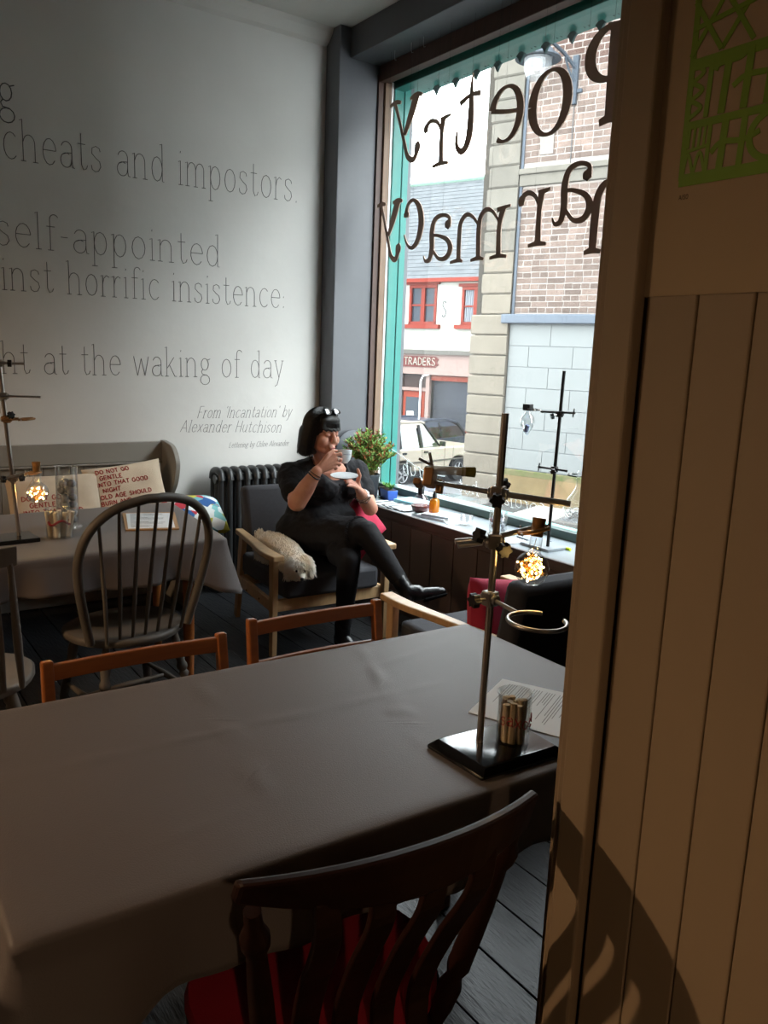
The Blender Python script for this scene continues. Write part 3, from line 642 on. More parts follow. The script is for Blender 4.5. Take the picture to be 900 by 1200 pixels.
# shop front: posts, door, display window
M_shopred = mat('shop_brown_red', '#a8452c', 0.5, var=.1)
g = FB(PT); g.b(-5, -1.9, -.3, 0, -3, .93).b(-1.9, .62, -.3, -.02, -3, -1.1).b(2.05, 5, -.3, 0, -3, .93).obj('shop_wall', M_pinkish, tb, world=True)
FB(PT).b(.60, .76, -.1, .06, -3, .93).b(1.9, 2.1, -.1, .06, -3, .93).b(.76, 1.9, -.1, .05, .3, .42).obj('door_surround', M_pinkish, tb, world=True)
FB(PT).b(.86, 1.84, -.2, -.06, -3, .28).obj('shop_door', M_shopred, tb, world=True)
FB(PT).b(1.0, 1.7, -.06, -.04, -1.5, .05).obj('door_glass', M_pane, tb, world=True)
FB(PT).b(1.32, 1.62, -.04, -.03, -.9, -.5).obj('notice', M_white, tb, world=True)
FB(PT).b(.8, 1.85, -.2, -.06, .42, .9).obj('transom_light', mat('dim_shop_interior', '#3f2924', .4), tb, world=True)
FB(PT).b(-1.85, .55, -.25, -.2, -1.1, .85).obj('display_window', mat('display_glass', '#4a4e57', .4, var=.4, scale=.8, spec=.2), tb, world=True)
FB(PT).b(-1.9, .6, -.2, -.05, .72, .9).b(-1.9, -1.3, -.2, -.1, -1.1, .72).b(-1.9, .6, -.2, .02, -1.2, -1.08).obj('display_frame', M_shopred, tb, world=True)
G().tube([F(.95, .12, -2.5), F(.95, .12, .7), F(.85, .12, .88), F(.6, .12, .93)], .03, 8).obj('iron_post', M_white, tb, world=True)
# ---------------------------------------------------------------- cars
M_tyre = mat('tyre_rubber', '#1d1e20', 0.8); M_alloy = mat('alloy_grey', '#b6b8bb', 0.35, 0.6)
M_carglass = glassy('car_glass', (0.30, 0.37, 0.34), 0.05, edge=.2)
def wheel(t, x, y, r=0.36):
    s = 1 if y > 0 else -1
    w = G().lathe([(r*.62, -.11), (r*.95, -.11), (r, -.08), (r, .08), (r*.95, .11), (r*.62, .11)], (x, y, r), 28, rot=(pi/2, 0, 0), cap=False).obj('wheel', M_tyre, t, smooth=True)
    G().lathe([(r*.64, 0), (r*.62, s*.03), (r*.3, s*.0), (0, s*.02)][::1], (x, y-0*s, r), 24, rot=(-pi/2, 0, 0)).obj('rim', mat('rim_grey', '#55585c', .5), w)  # dark grey dish behind the spokes
    g = G()
    for k in range(5):
        a = 2*pi*k/5; g.bar((x+.04*cos(a), y+s*.085, r+.04*sin(a)), (x+r*.62*cos(a), y+s*.085, r+r*.62*sin(a)), .05, .03, (0, 1, 0))
    g.tube([(x+r*.62*cos(2*pi*k/24), y+s*.09, r+r*.62*sin(2*pi*k/24)) for k in range(24)], .02, 6, closed=True)
    g.obj('spokes', M_alloy, w)
def car(loc, rz, label, paint, kind):
    t = thing('car', label, 'car', loc, rz)
    if kind == 'suv':
        L_, H_, wb = 4.45, 1.85, 2.54; xr = -1.27; xf = 1.27
        body = [(-2.2, .5), (-2.22, .9), (-2.2, 1.12), (2.05, 1.08), (2.16, 1.0), (2.2, .62), (2.18, .42), (-2.1, .42)]
        cabin = [(-2.16, 1.1), (-2.02, 1.78), (-1.88, 1.85), (-.38, 1.85), (-.24, 1.81), (.36, 1.12)]
        wins = [[(-1.98, 1.18), (-1.88, 1.7), (-1.42, 1.7), (-1.42, 1.18)], [(-1.34, 1.18), (-1.34, 1.7), (-.56, 1.7), (-.50, 1.18)], [(-.38, 1.18), (-.40, 1.7), (-.3, 1.7), (.2, 1.18)]]
        r = .36
    else:
        L_, H_, wb = 4.2, 1.45, 2.5; xr = -1.25; xf = 1.3
        body = [(-2.1, .4), (-2.12, .75), (-2.0, .95), (1.6, .9), (2.0, .78), (2.1, .55), (2.05, .32), (-2.0, .32)]
        cabin = [(-2.0, .93), (-1.6, 1.36), (-1.0, 1.46), (-.1, 1.46), (.4, 1.38), (1.2, .92)]
        wins = [[(-1.6, 1.0), (-1.35, 1.28), (-.7, 1.34), (-.7, 1.0)], [(-.62, 1.0), (-.62, 1.35), (.1, 1.36), (.2, 1.0)], [(.28, 1.0), (.2, 1.34), (.45, 1.28), (.85, 1.0)]]
        r = .33
    hw = .88
    # body with wheel arches cut in its lower edge
    bot = []
    for cx in (xf, xr):
        for k in range(9):
            a = pi*k/8; bot.append((cx+(r+.09)*cos(a), r+(r+.07)*sin(a)))
    poly = body[:7]+bot[:9]+bot[9:]+[body[7]]
    # keep the outline simple: top edge then arches
    top = body[1:6]; poly = [(-2.15, .42), *[(p[0], p[1]) for p in body[0:1]], *top, (2.15, .42)]+[(xf+(r+.09), .42)]+[(xf+(r+.09)*cos(pi*k/10), .42+(r*1.75-.35+.07)*sin(pi*k/10)) for k in range(1, 10)]+[(xf-(r+.09), .42), (xr+(r+.09), .42)]+[(xr+(r+.09)*cos(pi*k/10), .42+(r*1.75-.35+.07)*sin(pi*k/10)) for k in range(1, 10)]+[(xr-(r+.09), .42)]
    M = Matrix(((1, 0, 0, 0), (0, 0, -1, hw), (0, 1, 0, 0), (0, 0, 0, 1)))
    bo = G().prism(poly, 2*hw, M).obj('body', paint, t, bevel=0.05, smooth=True)
    # cabin: pillars and roof as a tapered frame with glass inside
    def P(x, z, sd, inset=0):
        k = (z-body[2][1])/(H_-body[2][1]); return (x, sd*(hw-.03-.16*k-inset), z)
    g = G(); gp = G()
    for sd in (-1, 1):
        outer = cabin; n = len(outer)
        g.tube([P(x, z, sd) for x, z in outer[1:5]], .04, 6); gp.tube([P(x, z, sd) for x, z in outer[:2]], .04, 6); gp.tube([P(x, z, sd) for x, z in outer[4:]], .03, 6)
        for w_ in wins[:-1]:
            x = w_[-1][0]+.05; gp.bar(P(x, body[2][1], sd), P(w_[2][0]+.05, H_-.08, sd), .1, .04, (0, 1, 0))
    g.add([P(x, z-.0, sd) for x, z in cabin[1:5] for sd in (-1, 1)], [(0, 1, 3, 2), (2, 3, 5, 4), (4, 5, 7, 6)])
    lo = cabin[1][1]-.1
    for sd in (-1, 1): g.add([P(cabin[1][0]+.02, lo, sd), P(cabin[2][0], cabin[2][1], sd), P(cabin[3][0], cabin[3][1], sd), P(cabin[4][0]+.02, lo, sd)], [(0, 1, 2, 3)])
    g.obj('roof', paint, t); gp.obj('pillars', M_tyre, t)
    g = G()
    for sd in (-1, 1): g.add([P(x, z, sd, .015) for x, z in [cabin[0], cabin[1], cabin[4], cabin[5]]], [(0, 1, 2, 3)])
    g.add([P(x, z, sd, .02) for x, z in (cabin[4], cabin[5]) for sd in (-1, 1)], [(0, 1, 3, 2)]).add([P(x, z, sd, .02) for x, z in (cabin[0], cabin[1]) for sd in (-1, 1)], [(0, 1, 3, 2)])
    g.obj('windows', M_carglass if kind == 'suv' else glassy('dark_car_glass', (0.06, 0.07, 0.09), 0.05, edge=.2), t)
    seatm = mat('car_seat', '#6d6a5c', .8)
    for x in ((-1.2, -.35) if kind == 'suv' else (-.9, .0)):
        for yy in (-.4, .4): G().box((x-.15, yy, 1.18 if kind == 'suv' else .95), (.16, .46, .6)).box((x-.12, yy, 1.55 if kind == 'suv' else 1.25), (.1, .26, .18)).obj('seat', seatm, t, bevel=.03)
    G().tube([(.12 if kind == 'suv' else .42, -.4+.19*cos(2*pi*k/20), (1.22 if kind == 'suv' else 1.0)+.19*sin(2*pi*k/20)) for k in range(20)], .016, 6, closed=True).obj('steering_wheel', M_tyre, t)
    for sd in (-1, 1):
        for w_ in wins:
            pass
        xa, xb, xc = wins[0][0][0], wins[1][0][0]-.05, wins[2][0][0]-.02
        g = G()
        for x in ((-1.42, -.46, .58, .98) if kind == 'suv' else (xa-.05, xb, xc, .98)): g.box((x, sd*(hw+.002), .8), (.012, .006, .62))
        g.box((0, sd*(hw+.012), .70), (3.2 if kind == 'suv' else 2.6, .03, .04)).obj('door_seam', mat('seam_grey', '#5a564e', .7), t)  # dark door gaps and side trim strip
        for x in ((-1.35, -.42) if kind == 'suv' else (xb-.18, xc)): G().box((x+.12, sd*(hw+.015), .98 if kind == 'suv' else .84), (.16, .03, .05)).obj('door_handle', M_tyre, t)
        G().box((.36 if kind == 'suv' else .72, sd*(hw+.08), 1.2 if kind == 'suv' else .98), (.1, .18, .14)).obj('wing_mirror', M_tyre, t, bevel=.02)
        wheel(t, xf, sd*(hw-.10), r); wheel(t, xr, sd*(hw-.10), r)
    G().box((2.17, 0, .88), (.06, 1.3, .16)).obj('grille', M_tyre, t); G().box((2.19, 0, .5), (.14, 1.76, .14)).obj('bumper', M_tyre, t, bevel=.03)
    for sd in (-1, 1): G().ball((2.15, sd*.66, .88), (.07, .11, .09)).obj('headlamp', M_white, t, smooth=True)
    if kind == 'suv':
        for sd in (-1, 1): G().tube([(-1.7, sd*.62, 1.84), (.0, sd*.62, 1.84)], .02, 6).obj('roof_rail', M_tyre, t)
    G().box((0, 0, .38), (3.6, 1.5, .16)).obj('underbody', M_tyre, t)
    return t
cdir = math.atan2(18.818-18.301, 16.084-13.429)
cx, cy = (13.429+16.084)/2, (18.301+18.818)/2
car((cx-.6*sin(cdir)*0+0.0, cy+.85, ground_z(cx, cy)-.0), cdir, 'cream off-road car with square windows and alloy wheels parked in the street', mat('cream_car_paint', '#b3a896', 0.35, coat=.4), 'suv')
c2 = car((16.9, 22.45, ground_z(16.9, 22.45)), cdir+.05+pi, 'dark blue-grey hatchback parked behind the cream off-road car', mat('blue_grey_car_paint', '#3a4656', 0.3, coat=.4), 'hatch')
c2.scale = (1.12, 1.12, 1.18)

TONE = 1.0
# ---------------------------------------------------------------- draped tables
M_cloth = mat('charcoal_tablecloth', '#625b5a', 0.5, var=0.06, scale=3, bump=0.12, bscale=350, sheen=0.15, spec=.35)
def table(name, label, quad, z, legm, legr=0.028, inset=0.11, group=None):
    cx = sum(p[0] for p in quad)/4; cy = sum(p[1] for p in quad)/4
    t = thing(name, label, 'table', (cx, cy, 0))
    q = [(cx+(p[0]-cx)*.985, cy+(p[1]-cy)*.98) for p in quad]
    G().prism(q, 0.024, Matrix.Translation((0, 0, z-0.03))).obj('tabletop', legm, t, world=True, bevel=.004)
    ql = [(cx+(p[0]-cx)*(1-inset/abs(p[0]-cx)), cy+(p[1]-cy)*(1-inset/abs(p[1]-cy))) for p in quad]
    for p in ql: G().lathe([(legr*.75, 0), (legr*.9, .25), (legr, z-.18), (legr*1.15, z-.03)], (p[0], p[1], 0), 12).obj('leg', legm, t, world=True, smooth=True)
    for i in range(4):
        a, b = ql[i], ql[(i+1) % 4]; G().bar((a[0], a[1], z-.075), (b[0], b[1], z-.075), .02, .08).obj('apron', legm, t, world=True)
    return t
def drape(name, label, quad, z, drop, corner, creases, seed=1, nseg=60, flare=.03, ripple=.012, group=None):
    rnd = random.Random(seed); cx = sum(p[0] for p in quad)/4; cy = sum(p[1] for p in quad)/4
    # perimeter points with the distance to the nearest corner
    per = []
    for i in range(4):
        a, b = Vector(quad[i]), Vector(quad[(i+1) % 4]); L_ = (b-a).length; n = max(8, int(nseg*L_/1.4)); e = (b-a)/L_; out = Vector((e.y, -e.x))
        for k in range(n):
            u = L_*k/n; dc = min(u, L_-u); per.append((a+e*u, out, dc, i, u, L_))
    # corner-blended outward normals
    P = []
    for (p, out, dc, i, u, L_) in per:
        w = max(0, 1-dc/.06)
        if w > 0:
            j = (i-1) % 4 if u < L_/2 else (i+1) % 4; a, b = Vector(quad[j]), Vector(quad[(j+1) % 4]); e = (b-a).normalized(); o2 = Vector((e.y, -e.x))
            out = (out*(1-w/2)+o2*(w/2)).normalized()
        P.append((p, out, dc, i, u))
    ph = [rnd.uniform(0, 6.28) for _ in range(6)]
    def hgt(x, y):
        h = 0
        for (x0, y0_, x1, y1_, amp) in creases:
            a = Vector((x0, y0_)); d = Vector((x1-x0, y1_-y0_)); L_ = d.length; d /= L_; q = Vector((x, y))-a; s = q.dot(d); tt = abs(q.x*d.y-q.y*d.x)
            if -.05 < s < L_+.05: h += amp*math.exp(-(tt/.012)**2)*(0.6+.4*sin(s*31+x0*9))*min(1, max(0, (s+.05)/.1))*min(1, max(0, (L_+.05-s)/.1))
        return h+.0006*sin(x*13+ph[0])*sin(y*17+ph[1])
    vs = []; fs = []; n = len(P)
    # rings from centre outwards over the top, then over the edge and down
    tops = [i/26 for i in range(1, 27)]
    vs.append((cx, cy, z+hgt(cx, cy)))
    for tt in tops:
        for p, out, dc, i, u in P:
            x = cx+(p.x-cx)*tt; y = cy+(p.y-cy)*tt; vs.append((x, y, z+(hgt(x, y) if tt < .98 else 0)-(.002 if tt == 1 else 0)))
    downs = [(.006, .004), (.010, .012), (.012, .03)]+[(None, k/9) for k in range(1, 10)]
    for off, dd in downs:
        for p, out, dc, i, u in P:
            c = math.exp(-(dc/.13)**2); dr = drop+corner*c+.008*sin(u*9+ph[i % 6])
            if off is not None: o_ = off; dz = dd
            else:
                dz = .03+(dr-.03)*dd; o_ = .012+flare*dd+(.05*c*dd)+ripple*dd*sin(u*19+ph[(i+1) % 6]+i)*(1-c)+ripple*.5*dd*sin(u*43+ph[(i+2) % 6])
            vs.append((p.x+out.x*o_, p.y+out.y*o_, z-dz))
    R = len(tops)+len(downs)
    for k in range(n): fs.append((0, 1+k, 1+(k+1) % n))
    for r in range(R-1):
        for k in range(n):
            a = 1+r*n; fs.append((a+k, a+n+k, a+n+(k+1) % n, a+(k+1) % n))
    g = G().add(vs, fs)
    o = g.obj(name, M_cloth, smooth=False, solid=.0015)
    for p in o.data.polygons: p.use_smooth = True
    return tag(o, label, 'tablecloth', group)
NQ = [(.165, 1.045), (1.575, .975), (1.58, 1.755), (.185, 1.815)]
TZ = .757
table('dining_table', 'table under the large charcoal cloth nearest the camera, reddish brown legs', NQ, TZ-.003, M_darkwood, .03)
drape('tablecloth', 'large plain charcoal tablecloth in the foreground with soft creases', NQ, TZ, .135, .05,
      [(.62, 1.2, .72, 1.8, .004), (.98, 1.2, 1.17, 1.72, .0045), (1.17, 1.72, 1.2, 1.8, .0035), (.2, 1.5, 1.2, 1.44, .002), (1.25, 1.1, 1.5, 1.7, .0015), (.3, 1.15, .62, 1.18, .0012), (1.1, 1.6, 1.45, 1.66, .0014)], seed=4)
FQ = [(-.25, 3.085), (1.405, 3.14), (1.49, 4.02), (-.2, 4.02)]
table('dining_table', 'table under the charcoal cloth by the bench, orange wooden legs', FQ, TZ-.003, M_orange, .026, .12)
drape('tablecloth', 'charcoal tablecloth by the bench with one corner hanging in a point', FQ, TZ, .15, .09, [(.3, 3.2, .5, 3.9, .001)], seed=9, flare=.02, ripple=.018)

# ---------------------------------------------------------------- chairs
def rbox(g, c, d, rot=None): return g.box(c, d, rot)
def cushion_mesh(sx, sy, sz, n=14, pinch=.6, puff=1.0, seed=0):
    """pillow: flattened, thin at the seams, four soft corners"""
    g = G(); rnd = random.Random(seed)
    def f(side):
        def q(u, v):
            a, b = u*2-1, v*2-1; e = (1-a**4)*(1-b**4)
            k = 1-.07*(1-abs(a)**2)*abs(b)**6*pinch; k2 = 1-.07*(1-abs(b)**2)*abs(a)**6*pinch
            w = .05*sin(a*7+seed)*sin(b*5+seed*2)
            return (a*sx/2*k2, b*sy/2*k, side*sz/2*(max(0, e)**.45)*(1+w)*puff)
        return q
    g.grid(f(1), n*2, n*2); m = len(g.v); g.grid(f(-1), n*2, n*2)
    g.f = [fc if fc[0] < m else fc[::-1] for fc in g.f]
    return g
def armchair(loc, rz, label, fab, backtop=.79):
    """front is local +y; arms draw together towards the back"""
    t = thing('armchair', label, 'armchair', loc, rz, 'pale wooden armchairs with grey cushions')
    for s in (-1, 1):
        xf, xb = s*.335, s*.268
        pts = [(xf, .36), (xf+.002*s, .2), (s*.303, -.05), (xb, -.33)]
        g = G(); wds = [.062, .066, .05, .045]
        top = []; 
        for (x, y), w in zip(pts, wds): top.append((x, y, w))
        top = cr(top, 5); vs = []
        for x, y, w in top:
            zz = .55-.012*((y+.33)/.7)**2*0; vs += [(x-w/2, y, zz-.03), (x+w/2, y, zz-.03), (x+w/2, y, zz), (x-w/2, y, zz)]
        fs = [(0, 1, 2, 3), tuple(len(vs)-4+k for k in (3, 2, 1, 0))]
        for i in range(len(top)-1):
            for k in range(4): fs.append((i*4+k, (i+1)*4+k, (i+1)*4+(k+1) % 4, i*4+(k+1) % 4))
        g.add(vs, fs).obj('armrest', M_beech, t, bevel=.006)
        G().bar((xf, .30, .525), (xf, .30, 0), .034, .05, (0, 1, 0), .028, .04).obj('leg', M_beech, t, bevel=.004)
        G().bar((s*.278, -.24, .525), (s*.25, -.40, 0), .03, .055, (0, 1, 0), .026, .04).obj('leg', M_beech, t, bevel=.004)
        G().bar((xf, .30, .27), (s*.27, -.29, .25), .024, .06).obj('side_rail', M_beech, t, bevel=.003)
        for yy in (.12, -.05): G().ball((s*(.325-.0+.012)-s*.0, yy, .265), (.004, .006, .006), 8).obj('rail_dowel', mat('dowel_brown', '#6b4a2c', .6), t)
    G().bar((-.31, .285, .27), (.31, .285, .27), .024, .065).obj('front_rail', M_beech, t, bevel=.003)
    G().bar((-.27, -.30, .25), (.27, -.30, .25), .024, .06).obj('front_rail', M_beech, t, bevel=.003).name = 'rear_rail'
    g = G().box((0, .03, .365), (.555, .60, .12)).obj('seat_cushion', fab, t, bevel=.022, smooth=True)
    R = Euler((radians(11), 0, 0)).to_matrix()
    G().box((-.02, -.335, .53), (.51, .10, backtop-.28), R).obj('back_cushion', fab, t, bevel=.03, smooth=True)
    return t
M_fab = mat('charcoal_chair_fabric', '#3b3b40', 0.85, var=.12, scale=60, bump=.25, bscale=400)
M_fab2 = mat('slate_chair_fabric', '#33343a', 0.85, var=.12, scale=60, bump=.25, bscale=400)
armchair((2.19, 3.80, 0), pi-radians(3), 'pale wooden armchair with grey cushions the woman sits in, dog at its side', M_fab, .80)
armchair((2.275, 2.33, 0), radians(-3), 'pale wooden armchair with its dark back towards the camera, red cushion on it', M_fab2, .775)

def hoop_chair(loc, rz, label, m, comb=False):
    """turned Windsor style chair, front local +y"""
    t = thing('windsor_chair', label, 'chair', loc, rz, 'grey painted spindle-back chairs')
    def seat(u, v):
        a = 2*pi*u; r = [1, 1, .93, 0][0]; return None
    out = []
    for k in range(36):
        a = 2*pi*k/36; x = .235*cos(a)*(1+.04*sin(a)); y = .215*sin(a)
        if y > 0: x *= 1.0+.10*sin(a); y *= .98
        out.append((x, y))
    g = G(); n = 36; rings = [(.80, .412), (.97, .418), (1.0, .43), (1.0, .442), (.96, .45), (.7, .444), (.35, .438)]
    vs = [(x*r, y*r, z) for r, z in rings for x, y in out]+[(0, 0, .437), (0, 0, .412)]
    fs = [(i*n+k, i*n+(k+1) % n, (i+1)*n+(k+1) % n, (i+1)*n+k) for i in range(len(rings)-1) for k in range(n)]
    e = (len(rings)-1)*n; fs += [(e+k, e+(k+1) % n, e+n) for k in range(n)]+[((k+1) % n, k, e+n+1) for k in range(n)]
    g.add(vs, fs).obj('seat', m, t, smooth=True)
    for sx_, sy_ in ((-1, 1), (1, 1), (-1, -1), (1, -1)):
        a = Vector((sx_*.145, sy_*.13, .415)); b = Vector((sx_*.205, sy_*.205, 0)); pts = []; rs = []
        for f, r in ((0, .013), (.08, .016), (.2, .021), (.3, .016), (.33, .022), (.36, .022), (.39, .015), (.42, .021), (.46, .014), (.6, .019), (.75, .016), (1, .010)):
            pts.append(a+(b-a)*f); rs.append(r)
        G().tube(pts, rs, 12).obj('leg', m, t, smooth=True)
    for s in (-1, 1): G().tube([(s*.178, .17, .18), (s*.178, 0, .18), (s*.178, -.17, .18)], [.008, .014, .008], 10).obj('stretcher', m, t, smooth=True)
    G().tube([(-.175, 0, .18), (0, 0, .18), (.175, 0, .18)], [.008, .014, .008], 10).obj('stretcher', m, t, smooth=True)
    tilt = .22
    if not comb:
        # hoop: springs from the seat, bulges to full width, rounds over the top
        pr = [(-.205, 0.0), (-.235, .12), (-.262, .25), (-.268, .36), (-.235, .46), (-.16, .53), (-.06, .562), (0, .566)]
        pr = pr+[(-x, z) for x, z in pr[-2::-1]]
        sm = cr(pr, 5); hp = [(x, -.12-.04*(1-abs(x)/.27)-tilt*z, .44+z) for x, z in sm]
        G().tube(hp, .0175, 12).obj('hoop', m, t, smooth=True)
        for i in range(-3, 4):
            x0 = i*.052; x1 = i*.070; zt = max(z for x, z in sm if abs(x-x1) < .03)
            G().tube([(x0, -.165, .44), (x0*.6+x1*.4, -.16-tilt*.2, .62), (x1, -.12-.04*(1-abs(x1)/.27)-tilt*zt, .44+zt)], [.0065, .009, .006], 8).obj('spindle', m, t, smooth=True)
    else:
        H_ = .47; pts = [(x, -.20-.22*H_+.05*(x/.2)**2-.0, .44+H_) for x in [-.165+.33*k/10 for k in range(11)]]
        g = G(); vs = []
        for i, (x, y, z) in enumerate(pts):
            up = Vector((0, -.2, 1)).normalized(); th = Vector((0, .011, 0)); b = Vector((x, y, z)); vs += [b-up*.03-th, b-up*.03+th, b+up*.035+th, b+up*.035-th]
        fs = [(0, 1, 2, 3), (43, 42, 41, 40)]+[(i*4+k, i*4+4+k, i*4+4+(k+1) % 4, i*4+(k+1) % 4) for i in range(10) for k in range(4)]
        g.add(vs, fs).obj('comb_rail', m, t, bevel=.004)
        for i in range(-3, 4):
            x0 = i*.058; x1 = i*.048
            G().tube([(x0, -.185+.03*(x0/.2)**2, .44), (x0*.5+x1*.5, -.19-.22*.2, .62), (x1, -.20-.22*H_+.05*(x1/.2)**2, .44+H_-.02)], [.010, .014, .009], 8).obj('spindle', m, t, smooth=True)
    return t
hoop_chair((0.965, 3.13, 0), radians(9), 'dark grey hoop-back Windsor chair in front of the far table', M_greywood)
hoop_chair((0.325, 2.86, 0), radians(-4), 'pale grey spindle chair cut off at the left edge of the photo', M_greywood2, comb=True)

def rail_chair(loc, rz, w, label):
    """plain orange wooden chair, front local +y, back rails at local -y"""
    t = thing('dining_chair', label, 'chair', loc, rz, 'orange wooden chairs pushed in at the far side of the near table')
    h = .805
    for s in (-1, 1):
        G().bar((s*(w/2-.015), -.17, 0), (s*(w/2-.015), -.20, .45), .03, .036, (0, 1, 0)).bar((s*(w/2-.015), -.20, .44), (s*(w/2-.018), -.245, h), .03, .034, (0, 1, 0), .028, .026).obj('back_post', M_orange, t, bevel=.005)
        G().bar((s*(w/2-.02), .17, 0), (s*(w/2-.02), .17, .43), .032, .032, (0, 1, 0)).obj('leg', M_orange, t, bevel=.004)
        G().bar((s*(w/2-.02), -.18, .3), (s*(w/2-.02), .17, .3), .018, .03).obj('side_rail', M_orange, t)
    for zz in (.775, .66):
        yb = -.20-.045*(zz-.44)/.365; g = G(); vs = []
        for i in range(9):
            x = -w/2+.025+(w-.05)*i/8; yy = yb-.012*(1-(2*i/8-1)**2); vs += [(x, yy-.009, zz-.02), (x, yy+.009, zz-.02), (x, yy+.007, zz+.02), (x, yy-.011, zz+.02)]
        fs = [(0, 1, 2, 3), (35, 34, 33, 32)]+[(i*4+k, i*4+4+k, i*4+4+(k+1) % 4, i*4+(k+1) % 4) for i in range(8) for k in range(4)]
        g.add(vs, fs).obj('back_rail', M_orange, t, bevel=.004)
    G().box((0, 0, .445), (w-.02, .38, .022)).obj('seat', M_orange, t, bevel=.008)
    G().bar((-w/2+.02, .17, .4), (w/2-.02, .17, .4), .02, .05).obj('front_rail', M_orange, t)
    return t
rail_chair((.617, 1.68, 0), pi+radians(-2), .475, 'orange wooden chair, its single top rail left of centre above the near table')
rail_chair((1.168, 1.73, 0), pi+radians(-2), .455, 'orange wooden chair pushed in beneath the seated woman, two back rails showing')

def kitchen_chair(loc, rz, label, crest=True):
    """dark farmhouse chair: curved crest, S-shaped slats, turned posts, red seat pad. front local +y"""
    t = thing('farmhouse_chair', label, 'chair', loc, rz, 'dark farmhouse chairs with red seat pads')
    m = M_darkwood; n = 32
    out = [(.225*cos(2*pi*k/n)*(1+.08*sin(2*pi*k/n)), .21*sin(2*pi*k/n)) for k in range(n)]
    g = G(); rings = [(.93, .42), (1.0, .43), (1.0, .45), (.97, .457)]
    vs = [(x*r, y*r, z) for r, z in rings for x, y in out]; fs = [(i*n+k, i*n+(k+1) % n, (i+1)*n+(k+1) % n, (i+1)*n+k) for i in range(3) for k in range(n)]
    fs += [tuple(range(n-1, -1, -1)), tuple(3*n+k for k in range(n))]; g.add(vs, fs).obj('seat', m, t, smooth=True)
    g = G(); rings = [(.9, .457), (.985, .463), (1.0, .475), (.97, .49), (.8, .498), (.4, .5)]
    o2 = [(x*1.0, y*.93+.015) for x, y in out]; vs = [(x*r, y*r, z) for r, z in rings for x, y in o2]; fs = [(i*n+k, i*n+(k+1) % n, (i+1)*n+(k+1) % n, (i+1)*n+k) for i in range(5) for k in range(n)]+[tuple(5*n+k for k in range(n))]
    g.add(vs, fs).obj('seat_pad', mat('red_seat_fabric', '#a8122e', 0.8, var=.15, scale=12, bump=.2, bscale=300), t, smooth=True)
    for sx_, sy_ in ((-1, 1), (1, 1), (-1, -1), (1, -1)):
        a = Vector((sx_*.15, sy_*.13, .425)); b = Vector((sx_*.215, sy_*.2, 0))
        G().tube([a+(b-a)*f for f in (0, .15, .3, .34, .38, .6, .8, 1)], [.014, .02, .023, .017, .024, .022, .018, .013], 12).obj('leg', m, t, smooth=True)
    for s in (-1, 1): G().tube([(s*.18, .16, .2), (s*.18, 0, .2), (s*.18, -.16, .2)], [.009, .014, .009], 8).obj('stretcher', m, t, smooth=True)
    # crest rail: taller on the right as seen from behind the chair
    g = G(); vs = []; K = 16
    for i in range(K+1):
        f = i/K; x = -.240+.48*f; y = -.27+.055*(2*f-1)**2; zt = .905+.012*sin(pi*f); zb = zt-(.038+.035*sin(pi*f)+.03*f); lean = -.02
        vs += [(x, y-.011, zb), (x, y+.011, zb), (x, y+.009+lean, zt), (x, y-.011+lean, zt)]
    fs = [(0, 1, 2, 3), tuple(K*4+k for k in (3, 2, 1, 0))]+[(i*4+k, i*4+4+k, i*4+4+(k+1) % 4, i*4+(k+1) % 4) for i in range(K) for k in range(4)]
    g.add(vs, fs).obj('crest_rail', m, t, bevel=.006)
    for s in (-1, 1):
        a = Vector((s*.15, -.135, .45)); b = Vector((s*.215, -.225, .85))
        G().tube([a+(b-a)*f for f in (0, .1, .2, .25, .3, .6, .8, .84, .88, .93, 1)], [.012, .018, .02, .013, .02, .018, .014, .02, .021, .013, .012], 12).obj('turned_post', m, t, smooth=True)
    for i in (-1.5, -.5, .5, 1.5):
        pts = [(i*.062, -.165, .45), (i*.068, -.15, .55), (i*.076, -.20, .68), (i*.082, -.255, .79), (i*.086, -.262, .86)]
        sm = cr(pts, 5); vs = []
        for k, (x, y, z) in enumerate(sm): w = .017+.006*sin(pi*k/(len(sm)-1)); vs += [(x-w, y-.006, z), (x+w, y-.006, z), (x+w, y+.006, z), (x-w, y+.006, z)]
        K = len(sm)-1; fs = [(0, 1, 2, 3), tuple(K*4+k for k in (3, 2, 1, 0))]+[(q*4+k, q*4+4+k, q*4+4+(k+1) % 4, q*4+(k+1) % 4) for q in range(K) for k in range(4)]
        G().add(vs, fs).obj('back_slat', m, t, bevel=.003)
    return t
kitchen_chair((.64, 1.03, 0), radians(-5), 'dark wooden farmhouse chair with red seat pad, nearest the camera, back view')
kitchen_chair((.10, 1.38, 0), radians(-88), 'dark farmhouse chair with red seat pad at the left end of the near table')
# ---------------------------------------------------------------- settle against the back wall
M_canvas = mat('cream_canvas', '#cbb8a0', 0.9, var=.08, scale=9, bump=.2, bscale=250)
t = thing('settle', 'long grey painted settle with boarded back and curved end against the lettered wall', 'bench', (0.5, 4.65, 0))
xr = 1.75; xl = -1.4
G().box(((xr+xl)/2, 4.87, .92), (xr-xl, .03, .12)).box(((xr+xl)/2, 4.862, .852), (xr-xl, .03, .012)).obj('top_rail', M_bench, t, world=True, bevel=.004)
x = xr-.02
while x > xl: G().box((x-.0375, 4.876, .65), (.0725, .018, .42)).obj('back_board', M_bench, t, world=True, bevel=.003); x -= .0755
G().box(((xr+xl)/2, 4.66, .43), (xr-xl, .44, .03)).obj('seat', M_bench, t, world=True, bevel=.006)
G().box(((xr+xl)/2, 4.47, .395), (xr-xl, .02, .04)).obj('front_rail', M_bench, t, world=True)
